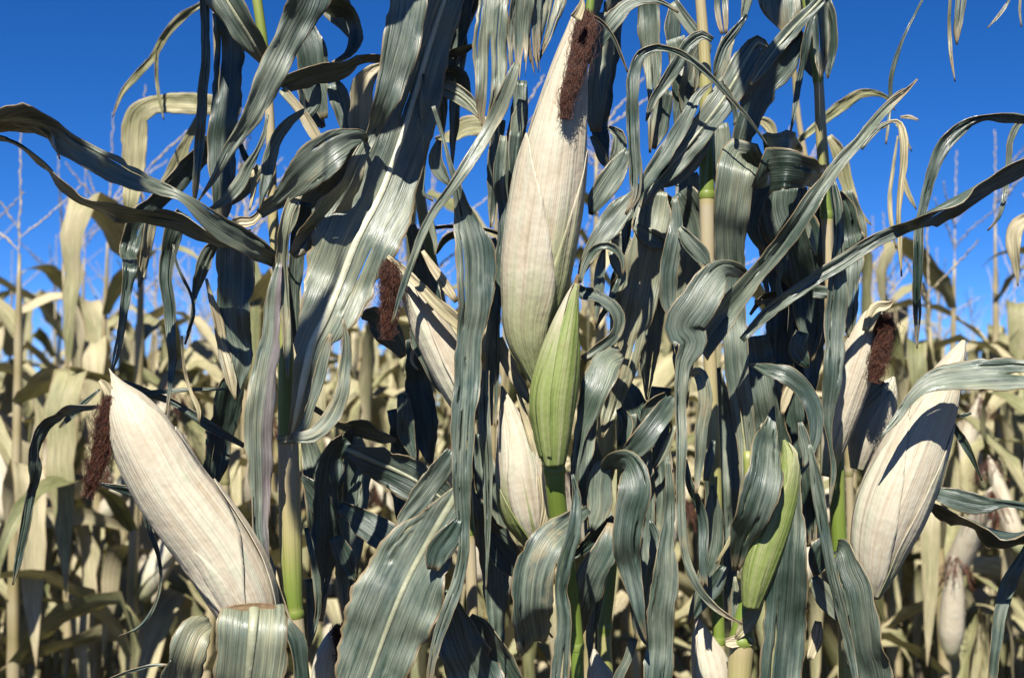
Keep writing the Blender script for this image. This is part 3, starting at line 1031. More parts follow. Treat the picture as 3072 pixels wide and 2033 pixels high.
eF2 = ear('B', 'B10', [(955, 950, 30), (915, 810, 88), (882, 650, 106), (860, 480, 86), (826, 330, 46), (792, 195, 5)], d=0, green=0.30,
          label='small half-open ear with green and cream husk',
          husks=[((-50, -40), 60, 0.0, 0.95, 1.2, 0.42, 2.0, 1.5), ((35, 25), 70, 0.0, 0.98, 2.2, 0.05, 2.0, 1.8), ((70, 60), 50, 0.0, 0.6, 3.2, 0.1, 1.5, 3.0), ((-60, -65), 45, 0.0, 0.42, 3.4, 0.5, 1.5, 3.0)])
leaf('B', 'B10', [(775, -30, 50), (800, 40, 60), (850, 140, 70), (900, 230, 40), (920, 275, 10)], d=-1, tone=0.95, dry=True, ripple=0.3, jag=0.12, name='husk_tip', parent=eF2, mat=M_DRY)
leaf('B', 'B10', [(870, 230, 20), (905, 350, 34), (950, 480, 44), (990, 640, 50), (1000, 780, 44), (975, 880, 20)], d=-1.5, tone=0.9, dry=True, fold=25, name='husk_tip', parent=eF2, mat=M_DRY)
eF = ear('F', 'B10', [(650, 360, 40), (600, 220, 74), (520, 60, 80), ('T10', 460, 1560, 74), ('T10', 400, 1430, 60), ('T10', 340, 1310, 40), ('T10', 290, 1235, 18), ('T10', 262, 1203, 4)],
         d=-3, green=0.05, label='slim tan ear with dark silk half hidden by leaves',
         husks=[((-30, -40), 70, 0.0, 1.0, 1.2, 0.0, 2.2, 1.5), ((50, 40), 60, 0.0, 0.9, 2.2, 0.12, 2.0, 2.5)])
silk('F', eF, 'T10', [(255, 1215, 20), (262, 1270, 44), (270, 1350, 46), (265, 1430, 40), (258, 1510, 28), ('B10', 250, -20, 12)], d=-5.5, strands=600, seed=8, wisps=80, thick=0.00018)
leaf('F', 'T10', [(255, 1205, 16), (310, 1250, 26), (400, 1340, 44), (500, 1450, 60), (590, 1530, 60), (620, 1568, 20)], d=-5.5, tone=1.0, dry=True, fold=30, name='husk_tip', parent=eF, mat=M_DRY)
leaf('F', 'T10', [(420, 1180, 16), (470, 1260, 40), (540, 1360, 44), (580, 1420, 20)], d=-4, tone=1.0, dry=True, fold=20, name='husk_tip', parent=eF, mat=M_DRY)
eD = ear('D', 'B20', [(852, 1190, 30), (865, 1080, 84), (885, 960, 120), (935, 790, 152), (1010, 600, 152), (1090, 405, 128), (1170, 225, 98), (1225, 110, 62), (1262, 35, 36), (1285, -20, 8)],
         d=-3, green=0.0, label='wide pale ear in dry husk leaning to the right',
         husks=[((-50, -62), 62, 0.0, 0.74, 1.6, 0.0, 2.0, 1.6), ((30, 18), 74, 0.0, 1.0, 1.2, 0.0, 2.6, 1.2), ((-18, -35), 52, 0.0, 0.66, 3.0, -0.1, 1.7, 1.4), ((80, 75), 46, 0.0, 0.7, 2.4, 0.14, 1.6, 2.2)])
eD2 = ear('D', 'B20', [(640, 620, 22), (680, 430, 56), (735, 230, 76), (790, 60, 80), (842, -70, 70), (872, -135, 54), (890, -175, 24)], d=2.5, green=0.05,
          label='greenish ear with torn tip and brown silk', husks=[((-20, -25), 76, 0.0, 1.0, 1.2, 0.1, 2.6, 1.0), ((60, 50), 50, 0.0, 0.8, 2.0, 0.15, 2.0, 1.5)])
silk('D', eD2, 'B20', [(880, -150, 40), (915, -90, 40), (905, -10, 34), (885, 70, 34), (872, 130, 28), (858, 180, 10)], d=0.5, strands=560, seed=11, wisps=80, thick=0.00018)
leaf('D', 'B20', [(830, -60, 50), (850, -130, 60), (880, -175, 60), (930, -185, 34), (950, -200, 8)], d=0, tone=0.95, dry=True, fold=18, ripple=0.4, jag=0.15, name='husk_tip', parent=eD2, mat=M_DRY)
eD3 = ear('D', 'B20', [(790, 590, 30), (830, 450, 80), (880, 310, 76), (930, 205, 46), (957, 152, 6)], d=7, green=0.0,
          label='short cream ear tucked behind the wide one', husks=[((-30, -25), 60, 0.0, 0.98, 1.2, 0.0, 2.2, 1.2), ((45, 30), 60, 0.0, 0.95, 2.0, 0.0, 2.0, 1.4)])
eJ = ear('J', 'B15', [(1178, 1240, 32), (1196, 1140, 56), (1240, 970, 76), (1302, 790, 72), (1350, 630, 56), (1360, 520, 40), (1335, 448, 6)], d=-5.5, green=1.3,
         label='green ear wrapped in a fresh husk', husks=[((-40, -30), 66, 0.0, 0.95, 1.2, 1.2, 2.2, 1.0), ((40, 40), 66, 0.0, 0.98, 2.0, 1.0, 2.4, 1.2)])
eC = ear('C', 'B15', [(1010, 1660, 96), (985, 1510, 84), (955, 1390, 56), (925, 1280, 6)], d=0, green=-0.2,
         label='cream ear low at the bottom edge', husks=[((20, 10), 70, 0.0, 0.98, 1.6, -0.2, 2.0, 1.6)])
eK = ear('K', 'B10', [(1262, 1640, 60), (1245, 1540, 52), (1226, 1430, 6)], d=6, green=0.5, husks=[((20, 10), 70, 0.0, 0.98, 1.6, 0.3, 2.0, 1.6)])
eS = ear('F', 'B5', [(735, 1650, 62), (745, 1500, 56), (775, 1390, 36), (800, 1320, 10)], d=14, green=-0.2,
         label='small pink-tan ear at the bottom edge', husks=[((20, 10), 70, 0.0, 0.98, 1.6, -0.2, 2.0, 1.6)])
silk('F', eS, 'B5', [(800, 1310, 28), (812, 1360, 30), (818, 1430, 20), (815, 1520, 12)], d=11, strands=200, seed=14)

# ------------------------------------------------------------------ leaves, upper left
DK = 66  # leaves lying in shade get a lower tone: shade put into their colour
leaf('A', 'T0', [(1300, 1230, 66, 0, 0), (1180, 1155, 112, -4), (1050, 1085, 118, -7), (950, 1005, 84, -9), (860, 930, 44, -10), (760, 890, 62), (640, 850, 100, -11), (530, 800, 128), (430, 745, 128, -12, 10),
                 (345, 695, 115, -12, 45), (250, 615, 140, -11, 74), (150, 570, 150, -10, 78), (0, 565, 125, -9, 78), (-120, 600, 90, -8, 70)], fold=10, tone=0.36, ripple=0.10, label='long leaf reaching left, its underside in shade')
leaf('A', 'T0', [(1080, 1150, 30, -5), (1010, 1125, 60), (930, 1085, 74), (850, 1045, 80), (700, 1018, 74), (560, 1000, 74, -8), (400, 935, 76), (300, 865, 78), (210, 765, 78), (100, 680, 80), (0, 640, 56), (-90, 640, 20)],
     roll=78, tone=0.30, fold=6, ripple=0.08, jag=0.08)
leaf('A', 'T0', [(960, -60, 40), (965, 100, 42), (966, 250, 42), (952, 430, 50), (945, 600, 46), (932, 760, 40), (918, 900, 26), (912, 960, 8)], d=-3, tone=0.32, fold=14, hang='A', jag=0.08)
leaf('A', 'T0', [(1060, 60, 110), (1078, 200, 138), (1075, 350, 146), (1068, 500, 148), (1048, 650, 138), (1045, 800, 130), (1050, 920, 100), (1035, 1020, 70), (1020, 1070, 16)], d=3, tone=0.42, slits=[(0.5, 0.1, 0.4, 0.05)])
leaf('A', 'T0', [(1255, 305, 40, 0), (1195, 205, 104, -3), (1110, 70, 146, -4), (1030, -60, 150, -4), (940, -220, 130, -2), (820, -330, 90, 2), (700, -300, 20, 4)], tone=0.40, fold=18, rib=20)
leaf('A', 'T0', [(1480, -160, 190), (1455, -20, 190), (1365, 165, 142), (1262, 375, 132), (1175, 555, 92), (1085, 690, 58), (1010, 830, 30), (930, 950, 4)], d=-7, tone=0.44, fold=8, slits=[(0.1, 0.0, 0.38, 0.22)], hang='A')
leaf('G', 'T0', [(1060, 495, 90), (980, 492, 100), (900, 488, 102), (800, 486, 92), (710, 498, 86), (648, 545, 104), (634, 620, 128), (630, 720, 118), (622, 850, 100), (614, 960, 66), (606, 1080, 8)], d=52, tone=0.62, dry=True, fold=6, ripple=0.06)
leaf('G', 'T0', [(1040, -60, 30), (940, 25, 24), (860, 75, 40), (775, 170, 40), (725, 265, 36), (650, 350, 34), (585, 425, 26), (528, 552, 3)], d=50, tone=0.55, dry=True, fold=20)
leaf('G', 'T0', [(775, 160, 10), (742, 240, 18), (735, 340, 16), (745, 440, 16), (770, 565, 3)], d=50, tone=0.7, dry=True, fold=20)
leaf('G', 'T0', [(930, 540, 8), (905, 610, 36), (862, 700, 56), (815, 800, 62), (765, 880, 40), (740, 960, 10)], d=54, tone=0.55, dry=True, fold=14)
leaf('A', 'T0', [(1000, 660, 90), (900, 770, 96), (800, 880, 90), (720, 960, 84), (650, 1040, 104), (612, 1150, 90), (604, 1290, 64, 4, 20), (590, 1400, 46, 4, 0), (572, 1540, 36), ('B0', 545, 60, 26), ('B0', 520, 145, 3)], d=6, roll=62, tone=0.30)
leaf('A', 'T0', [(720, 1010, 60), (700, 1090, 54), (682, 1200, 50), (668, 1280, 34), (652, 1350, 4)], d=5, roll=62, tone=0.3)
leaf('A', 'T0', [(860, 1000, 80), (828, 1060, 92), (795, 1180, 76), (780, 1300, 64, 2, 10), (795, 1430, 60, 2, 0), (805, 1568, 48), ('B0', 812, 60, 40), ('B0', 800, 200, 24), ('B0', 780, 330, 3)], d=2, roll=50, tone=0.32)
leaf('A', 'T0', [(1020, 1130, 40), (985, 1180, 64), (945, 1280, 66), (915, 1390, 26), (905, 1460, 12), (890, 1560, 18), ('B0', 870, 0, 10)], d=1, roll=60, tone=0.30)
leaf('A', 'T0', [(815, 1150, 8), (830, 1240, 12), (865, 1320, 14), (895, 1385, 10), (910, 1470, 12), (880, 1568, 10)], d=0, roll=40, tone=0.3, fold=30)
leaf('A', 'T0', [(1105, 1080, 150), (1108, 1180, 178), (1108, 1320, 168), (1100, 1480, 162), (1112, 1568, 140), ('B0', 1135, 50, 104), ('B0', 1120, 160, 70), ('B0', 1108, 265, 8)], d=1, tone=0.36, fold=4)
leaf('A', 'T0', [(970, 1310, 10), (990, 1390, 26), (1020, 1490, 46), ('B0', 1052, 40, 52), ('B0', 1082, 150, 60), ('B0', 1108, 262, 6)], d=0, tone=0.62, fold=16)
leaf('A', 'B0', [(1120, 120, 60), (1085, 200, 116), (1050, 350, 130), (1012, 520, 120), (995, 640, 80), (985, 720, 20)], d=8, roll=55, tone=0.32, slits=[(0.2, 0.5, 0.9, 0.03)])
leaf('A', 'B0', [(560, 165, 10), (700, 225, 40), (800, 260, 36), (930, 340, 44), (1040, 410, 44), (1150, 475, 20)], d=10, tone=0.34, roll=30, fold=20)
leaf('A', 'B0', [(620, 235, 8), (760, 222, 24), (900, 212, 18), (1080, 210, 10)], d=8, tone=0.4, fold=25)
leaf('A', 'B0', [(855, -40, 8), (868, 120, 12), (900, 230, 20), (935, 310, 22), (935, 372, 6)], d=-2, tone=0.9, dry=True)
# left, lower
leaf('A', 'B0', [(470, 290, 14, 0), (380, 298, 34), (270, 340, 44, 4), (195, 400, 56, 6), (160, 480, 58), (165, 600, 50), (140, 720, 46, 6, 30), (120, 850, 44, 6, 10), (90, 1000, 36), (60, 1130, 6)], d=4, roll=58, tone=0.30)
leaf('A', 'B0', [(470, 210, 8), (400, 270, 24), (340, 330, 34), (280, 390, 10)], d=3, tone=0.35)
leaf('A', 'B0', [(670, 730, 24), (690, 850, 26), (740, 980, 18), (755, 1100, 14), (720, 1240, 12), (650, 1330, 10), (560, 1370, 3)], d=3, roll=50, tone=0.30, fold=30)
leaf('A', 'B0', [(450, 650, 6), (540, 670, 24), (620, 690, 30), (670, 725, 22)], d=4, roll=50, tone=0.3)
# bent-over broken leaf at the bottom left
leaf('A', 'B0', [(1195, 1240, 285, -11), (1195, 1262, 300, -13), (1190, 1330, 325, -14), (1180, 1450, 345, -14), (1165, 1600, 345, -13), (1150, 1760, 300, -10)], tone=0.66, fold=5, torn0=0.05, rib=50, ripple=0.10, label='broken leaf folded over at the bottom edge')
leaf('A', 'B0', [(985, 1300, 60, -10), (930, 1340, 150, -11), (880, 1450, 200, -12), (850, 1580, 190, -11), (840, 1700, 160, -9)], tone=0.66, fold=4, ripple=0.08)
leaf('A', 'B0', [(1040, 1250, 14), (1120, 1240, 40), (1200, 1238, 46), (1290, 1250, 46), (1310, 1290, 20)], d=-12, tone=1.0, dry=True, mat=M_TORN, jag=0.2, name='torn_edge')
leaf('A', 'B0', [(1340, 1300, 40), (1385, 1370, 80), (1405, 1480, 70), (1420, 1600, 60)], d=-8, roll=64, tone=0.30)
leaf('A', 'B0', [(1240, 930, 14), (1280, 1060, 36), (1310, 1180, 44), (1350, 1280, 36), (1385, 1340, 10)], d=-2, tone=1.0, dry=True, fold=25)
leaf('A', 'B0', [(1440, 860, 20), (1470, 1000, 34), (1490, 1150, 36), (1490, 1280, 30), (1460, 1390, 8)], d=3, tone=0.6, fold=20)
leaf('A', 'B0', [(1460, 1100, 50), (1470, 1250, 60), (1465, 1370, 30), (1455, 1420, 6)], d=4, tone=0.35)
leaf('A', 'B0', [(520, 1568, 10), (620, 1530, 14), (700, 1508, 12), (790, 1505, 6)], d=5, tone=0.30, roll=40, fold=30)

# ------------------------------------------------------------------ leaves, left of centre
leaf('A', 'B5', [(585, 440, 30, -1), (610, 330, 60, -3), (650, 150, 110, -4), (685, 0, 170, -4), ('T5', 745, 1500, 250, -4), ('T5', 825, 1310, 350, -3), ('T5', 905, 1110, 400, -3), ('T5', 1000, 930, 350, -2), ('T5', 1080, 720, 290, -1),
                 ('T5', 1160, 480, 260, 0), ('T5', 1230, 240, 210, 1), ('T5', 1310, 0, 170, 1), ('T5', 1400, -250, 120, 3), ('T5', 1480, -420, 20, 5)], tone=0.47, fold=7, rib=44, ribmat=M_RIB, ripple=0.08, label='broad upright leaf with white midrib')
leaf('A', 'T5', [(1150, -180, 160), (1145, -40, 172), (1118, 150, 190), (1072, 330, 152), (1018, 500, 108), (960, 640, 60, -4, 30), (905, 745, 70, -5, 60), (840, 880, 110, -5, 64), (740, 1010, 128, -4, 62), (650, 1120, 104, -3, 60), (590, 1200, 50)], d=-6, tone=0.42, fold=10, hang='F')
leaf('A', 'T5', [(440, 1005, 50, -2), (560, 905, 104, -5), (670, 800, 180, -7), (780, 705, 180, -7), (870, 648, 100, -6), (925, 640, 44, -5), (935, 680, 20, -3)], tone=0.42, fold=12, ripple=0.10)
leaf('A', 'T5', [(745, 840, 24), (665, 860, 44), (600, 930, 50), (560, 1040, 58), (540, 1200, 60), (545, 1350, 52), (558, 1500, 42), ('B5', 565, 60, 30), ('B5', 570, 160, 6)], d=-4, tone=0.45, fold=22)
leaf('A', 'T5', [(655, 515, 16), (590, 562, 46), (525, 640, 58), (485, 740, 68), (465, 850, 58), (448, 930, 26), (438, 985, 4)], d=-4, tone=0.44)
leaf('A', 'T5', [(540, 410, 60), (610, 375, 88), (700, 348, 92), (790, 335, 84), (860, 310, 60), (905, 270, 30)], d=1, roll=50, tone=0.30, fold=6)
leaf('A', 'T5', [(700, 20, 90), (780, 25, 92), (850, 50, 76), (890, 120, 66), (890, 200, 72), (850, 265, 40), (780, 300, 16)], d=0, roll=66, tone=0.30)
leaf('F', 'T5', [(890, 280, 44), (960, 272, 44), (1030, 268, 24), (1100, 240, 10)], d=2, roll=62, tone=0.30)
leaf('F', 'T5', [(1020, 300, 14), (960, 345, 70), (925, 420, 110), (915, 520, 120), (915, 620, 100), (930, 700, 30)], d=0, tone=0.42, fold=34, ripple=0.06)
leaf('A', 'T5', [(780, 390, 60), (800, 430, 90), (830, 520, 84), (845, 600, 60), (850, 660, 10)], d=3, tone=0.42)
leaf('A', 'T5', [(670, 160, 40), (700, 250, 120), (690, 350, 140), (660, 440, 140), (690, 540, 100), (740, 600, 20)], d=4, roll=66, tone=0.30)
leaf('A', 'T5', [(545, 420, 44), (620, 510, 44), (690, 620, 56), (740, 700, 40)], d=1, tone=0.55, fold=30)
leaf('A', 'T5', [(715, 395, 14), (705, 440, 46), (690, 500, 56), (660, 540, 40), (640, 560, 8)], d=2, tone=0.4)
leaf('A', 'T5', [(475, 540, 12), (455, 640, 22), (420, 720, 28), (385, 780, 46), (350, 850, 66), (295, 925, 52), (230, 970, 28), (185, 988, 4)], d=-3, tone=0.4, fold=14)
leaf('A', 'T5', [(440, 780, 50), (400, 850, 60), (350, 910, 50), (290, 960, 24)], d=1, roll=58, tone=0.30)
leaf('A', 'T5', [(345, 680, 20), (370, 740, 30), (390, 780, 26), (380, 800, 6)], d=2, roll=60, tone=0.30)
leaf('F', 'T5', [(930, 700, 110), (850, 790, 190), (760, 880, 200), (680, 960, 140), (620, 1020, 40)], d=6, roll=62, tone=0.30)
leaf('A', 'T5', [(650, 950, 60), (625, 1080, 80), (605, 1250, 72), (600, 1420, 60), (610, 1568, 50), ('B5', 640, 120, 20)], d=2, roll=45, tone=0.35)
leaf('A', 'T5', [(615, 960, 24), (600, 1010, 40), (580, 1070, 34), (570, 1110, 8)], d=0, tone=0.5)
leaf('A', 'T5', [(400, 800, 20), (410, 870, 24), (400, 940, 16), (390, 990, 4)], d=-2, tone=0.9, dry=True)
leaf('A', 'T5', [(300, 1060, 30), (340, 1045, 50), (400, 1040, 44), (440, 1000, 30), (470, 930, 14)], d=1, tone=0.95, dry=True, fold=20)
leaf('A', 'T5', [(530, 1235, 24), (505, 1380, 70), ('B5', 492, -30, 96), ('B5', 455, 170, 128), ('B5', 432, 380, 142), ('B5', 435, 560, 120), ('B5', 440, 720, 96), ('B5', 440, 860, 76), ('B5', 460, 980, 46), ('B5', 485, 1070, 6)], d=-4, tone=0.45, purple=1.0, fold=8, ripple=0.2, label='hanging leaf with a purple margin')
leaf('A', 'B5', [(600, 440, 40), (680, 430, 66), (750, 380, 84), (810, 270, 76), (840, 120, 60), (848, 0, 40), ('T5', 830, 1500, 8)], d=-6, tone=0.40, fold=10)
leaf('A', 'B5', [(575, 440, 12), (630, 400, 44), (680, 280, 40), (720, 150, 60), (750, 20, 44), ('T5', 770, 1568, 10)], d=-5, tone=0.46, fold=14)
leaf('A', 'B5', [(530, 450, 26), (570, 446, 34), (630, 440, 30), (660, 450, 10)], d=-2, tone=1.0, dry=True, mat=M_DRY, name='leaf_collar')
# hanging leaves between left stalk and centre, shade worked into their low tone
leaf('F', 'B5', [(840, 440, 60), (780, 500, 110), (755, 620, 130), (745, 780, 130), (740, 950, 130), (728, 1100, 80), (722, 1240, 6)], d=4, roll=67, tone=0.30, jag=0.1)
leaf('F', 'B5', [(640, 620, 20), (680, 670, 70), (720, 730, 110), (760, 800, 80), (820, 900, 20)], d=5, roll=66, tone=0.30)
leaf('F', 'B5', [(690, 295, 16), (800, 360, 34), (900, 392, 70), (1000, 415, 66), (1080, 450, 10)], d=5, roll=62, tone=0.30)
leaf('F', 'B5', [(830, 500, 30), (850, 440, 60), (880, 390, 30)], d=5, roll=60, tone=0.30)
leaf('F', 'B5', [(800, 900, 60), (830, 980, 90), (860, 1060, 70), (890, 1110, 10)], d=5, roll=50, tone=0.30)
leaf('B', 'B10', [(60, 490, 50, 6), (150, 530, 110), (270, 580, 180), (390, 640, 200), (480, 700, 160), (560, 760, 80)], d=5, tone=0.36, fold=6, rib=30)
leaf('B', 'B10', [(30, 755, 50), (110, 815, 110), (220, 890, 140), (320, 960, 130), (420, 1040, 80)], d=6, tone=0.38, fold=8)
leaf('F', 'B10', [(370, -30, 70), (395, 100, 110), (410, 250, 130), (430, 400, 110), (445, 520, 64), (450, 600, 10)], d=7, roll=66, tone=0.30, jag=0.12)
leaf('F', 'B10', [(325, 225, 50), (335, 320, 76), (345, 430, 80), (375, 520, 30), (385, 560, 4)], d=8, roll=30, tone=0.30, torn0=0.05)
leaf('F', 'T10', [(330, 1330, 60), (400, 1450, 110), ('B10', 420, 20, 100), ('B10', 480, 130, 96), ('B10', 545, 230, 64), ('B10', 585, 290, 8)], d=-2, tone=0.40, fold=12)
leaf('F', 'B10', [(400, -10, 8), (375, 30, 14), (370, 80, 14), (400, 120, 10)], d=1, tone=0.9, dry=True)
leaf('F', 'T10', [(130, 1490, 20), (170, 1480, 70), (230, 1520, 130), (290, 1600, 110), ('B10', 330, 60, 30)], d=5, roll=40, tone=0.30)

# ------------------------------------------------------------------ leaves, centre
leaf('F', 'T10', [(770, -180, 120), (755, -30, 136), (738, 180, 164), (735, 340, 150), (728, 470, 120), (716, 560, 66), (708, 610, 6)], d=0, tone=0.42, hang='F')
leaf('B', 'T10', [(900, -160, 110), (885, -20, 116), (872, 150, 106), (868, 300, 86), (868, 400, 66)], d=-3, tone=0.40, torn=0.10, hang='B', fold=5)
leaf('B', 'T10', [(960, -140, 80), (945, -10, 84), (938, 150, 70), (945, 270, 60), (965, 370, 50)], d=-2, tone=0.42, torn=0.12, hang='B', fold=5)
leaf('B', 'T10', [(1050, -140, 120), (1025, -10, 136), (1000, 120, 96), (975, 230, 46), (965, 290, 8)], d=-1, tone=0.42, hang='B')
leaf('B', 'T10', [(862, 300, 30), (838, 370, 58), (800, 470, 72), (740, 600, 70), (655, 740, 60), (565, 875, 50), (480, 990, 40), (420, 1100, 42), (372, 1225, 36), (315, 1390, 26), (275, 1520, 4)], d=-8, tone=0.40, fold=12)
leaf('F', 'T10', [(650, -160, 110), (625, 0, 110), (570, 150, 120), (525, 300, 130), (500, 420, 120), (460, 560, 40)], d=6, roll=66, tone=0.30, hang='F')
leaf('F', 'T10', [(590, 0, 40), (595, 150, 60), (580, 330, 70), (565, 560, 46), (558, 780, 8)], d=7, roll=66, tone=0.30, hang='F')
leaf('F', 'T10', [(458, -40, 16), (472, 80, 18), (474, 160, 16), (470, 225, 4)], d=1, tone=0.5, fold=20)
leaf('F', 'T10', [(515, 100, 10), (530, 140, 24), (548, 190, 14), (553, 215, 3)], d=1, tone=0.5, fold=20)
leaf('F', 'T10', [(490, 245, 26), (560, 244, 34), (620, 228, 32), (665, 205, 10)], d=2, roll=62, tone=0.30)
leaf('F', 'T10', [(480, 385, 16, 2), (530, 415, 76), (600, 450, 80), (655, 500, 60), (695, 560, 14)], d=1, tone=0.46, fold=14, rib=18)
leaf('F', 'T10', [(505, 315, 20), (560, 340, 76), (610, 390, 80), (640, 450, 20)], d=3, roll=58, tone=0.30)
leaf('G', 'T10', [(480, 660, 30), (560, 640, 60), (620, 600, 90), (690, 590, 100), (780, 610, 60)], d=50, tone=0.6, dry=True, fold=8)
leaf('F', 'T10', [(425, 350, 16), (420, 500, 30), (428, 650, 30), (425, 800, 20), (430, 920, 12), (470, 945, 4)], d=0, tone=0.45, fold=25)
leaf('F', 'T10', [(500, 660, 26), (480, 750, 64), (510, 820, 60), (550, 870, 16)], d=1, tone=0.42, fold=30)
leaf('F', 'T10', [(470, 500, 16), (490, 560, 18), (525, 680, 18), (555, 790, 24), (585, 890, 48), (605, 980, 76), (630, 1070, 140), (655, 1180, 194), (662, 1320, 184), (662, 1450, 158), ('B10', 640, -20, 128), ('B10', 632, 150, 134), ('B10', 616, 350, 120),
                 ('B10', 606, 550, 104), ('B10', 606, 700, 90), ('B10', 612, 830, 62), ('B10', 612, 980, 54), ('B10', 585, 1120, 62), ('B10', 530, 1270, 62), ('B10', 480, 1420, 46), ('B10', 455, 1560, 34), ('B10', 440, 1700, 10)], d=-7, tone=0.42, fold=9, ripple=0.12, label='long leaf hanging down the middle')
leaf('B', 'T10', [(800, 640, 30), (790, 720, 52), (780, 850, 60), (800, 1000, 52), (795, 1150, 52), (780, 1300, 60), (765, 1420, 60), ('B10', 748, -30, 68), ('B10', 748, 150, 66), ('B10', 748, 300, 50), ('B10', 748, 392, 36)], d=-3, tone=0.36, torn=0.04, fold=14)
leaf('B', 'B10', [(715, 120, 40), (708, 250, 56), (714, 400, 60), (724, 550, 54), (730, 720, 42), (728, 900, 26), (722, 1050, 10), (718, 1150, 3)], d=-4, tone=0.42, fold=20)
leaf('B', 'T10', [(780, 560, 50), (762, 680, 64), (752, 850, 64), (745, 980, 40), (740, 1070, 8)], d=2, roll=64, tone=0.30)
leaf('B', 'T10', [(890, 470, 40), (870, 560, 64), (850, 660, 60), (842, 760, 30)], d=1, tone=0.75, ripple=0.3, jag=0.15)
leaf('B', 'T10', [(860, 620, 60), (850, 700, 60), (845, 770, 40), (835, 900, 30), (830, 1000, 6)], d=0, roll=50, tone=0.3)
leaf('F', 'T10', [(395, 1085, 14), (470, 1068, 18), (600, 1064, 14), (770, 1090, 16), (840, 1120, 8)], d=4, roll=50, tone=0.30, fold=30)
leaf('F', 'T10', [(480, 1190, 20), (520, 1130, 36), (570, 1100, 40), (620, 1110, 30), (650, 1140, 10)], d=3, roll=50, tone=0.30)
leaf('F', 'T10', [(360, 1060, 50), (400, 1180, 80), (430, 1300, 120), (470, 1420, 110), (520, 1540, 60)], d=6, tone=0.36, roll=20)
leaf('B', 'T10', [(750, 1120, 30), (770, 1220, 60), (760, 1350, 50), (740, 1420, 20)], d=-2, tone=0.42)
leaf('B', 'T10', [(455, 990, 16), (465, 1080, 28), (480, 1150, 20), (478, 1200, 6)], d=-3, tone=0.45)
# loop leaf right of the sheath
leaf('B', 'T10', [(1140, 1340, 30, -3), (1160, 1370, 56), (1230, 1390, 62), (1300, 1430, 64), (1340, 1490, 60), (1330, 1560, 56), ('B10', 1250, 20, 60), ('B10', 1170, 70, 30)], d=-3, roll=40, tone=0.30, fold=8)
leaf('B', 'T10', [(1150, 1290, 8), (1140, 1350, 40), (1120, 1390, 44), (1095, 1410, 12)], d=-5, tone=1.0, dry=True, mat=M_TORN, name='leaf_collar')
leaf('B', 'B10', [(1350, 40, 60, -2), (1290, 80, 140, -4), (1255, 180, 152, -5), (1205, 300, 112, -5), (1165, 420, 62, -5), (1145, 540, 36), (1138, 660, 30), (1134, 760, 10)], tone=0.40, fold=10)
leaf('K', 'B10', [(1210, 250, 60), (1180, 420, 110), (1165, 560, 104), (1150, 700, 70), (1145, 800, 20)], d=6, tone=0.62, fold=8, mat=M_LEAF)
# ------------------------------------------------------------------ lower centre
leaf('B', 'B10', [(590, 690, 70), (535, 780, 140), (440, 940, 300), (355, 1095, 400), (275, 1280, 430), (205, 1470, 360), (140, 1650, 270), (90, 1800, 160)], d=-5, tone=0.45, fold=9, rib=34, ripple=0.12, label='broad leaf with pale midrib at the bottom')
leaf('B', 'B10', [(560, 500, 60), (480, 620, 112), (400, 730, 104), (330, 820, 60), (290, 870, 8)], d=-3, tone=0.30, fold=12)
leaf('B', 'B10', [(590, 820, 40), (545, 900, 110), (490, 980, 120), (470, 1060, 60)], d=-7, tone=0.36, roll=20)
leaf('B', 'B10', [(520, 1160, 60), (560, 1270, 140), (600, 1400, 210), (660, 1540, 260), (720, 1700, 240)], d=2, tone=0.38, fold=8)
leaf('B', 'B10', [(640, 1280, 40), (720, 1350, 100), (780, 1470, 140), (850, 1600, 120)], d=4, roll=50, tone=0.30)
leaf('B', 'B10', [(730, 900, 40), (770, 960, 100), (830, 1030, 110), (890, 1080, 50)], d=4, tone=0.34)
leaf('K', 'B10', [(640, 700, 60), (700, 830, 140), (780, 930, 150), (860, 1000, 80)], d=8, roll=66, tone=0.30)
leaf('B', 'B10', [(1200, 775, 40, -6), (1110, 835, 100, -8), (1010, 925, 160, -10), (950, 1060, 205, -11), (930, 1220, 212, -11, 20), (940, 1340, 195, -9, 45), (945, 1420, 180, -7, 60)], tone=0.36, fold=6, torn=0.06, ripple=0.10, label='drooping leaf with torn dark end')
leaf('B', 'B10', [(1125, 610, 10), (1142, 720, 44), (1130, 880, 70), (1090, 1030, 72), (1072, 1150, 64), (1088, 1290, 70), (1075, 1440, 80), (1060, 1600, 80), (1055, 1720, 40)], d=-12, tone=0.42, fold=16)
leaf('B', 'B10', [(1145, 1370, 56, 2), (1165, 1240, 120, -2), (1220, 1080, 160, -4), (1280, 960, 120, -4), (1310, 840, 40, -3)], tone=0.40, fold=10)
leaf('B', 'B10', [(1110, 1010, 16), (1180, 950, 60), (1260, 880, 80), (1320, 810, 30)], d=-6, roll=60, tone=0.30)
leaf('K', 'B10', [(1220, 870, 30), (1250, 770, 110), (1255, 660, 120), (1275, 570, 70), (1310, 545, 20)], d=-2, tone=0.36, fold=4)
leaf('K', 'B10', [(1285, 640, 50, 0), (1300, 565, 80, -3), (1400, 565, 110, -7), (1425, 660, 158, -8), (1395, 800, 150, -8), (1378, 930, 132, -8), (1398, 1060, 112, -7), (1425, 1180, 76, -7), (1450, 1300, 36), (1475, 1400, 6)], tone=0.36, fold=7, ripple=0.14, slits=[(-0.5, 0.55, 0.68, 0.06)], label='wavy strap leaf curling over')
leaf('K', 'B15', [(560, 150, 60), (640, 330, 130), (660, 480, 110), (600, 640, 40)], d=9, roll=60, tone=0.30)

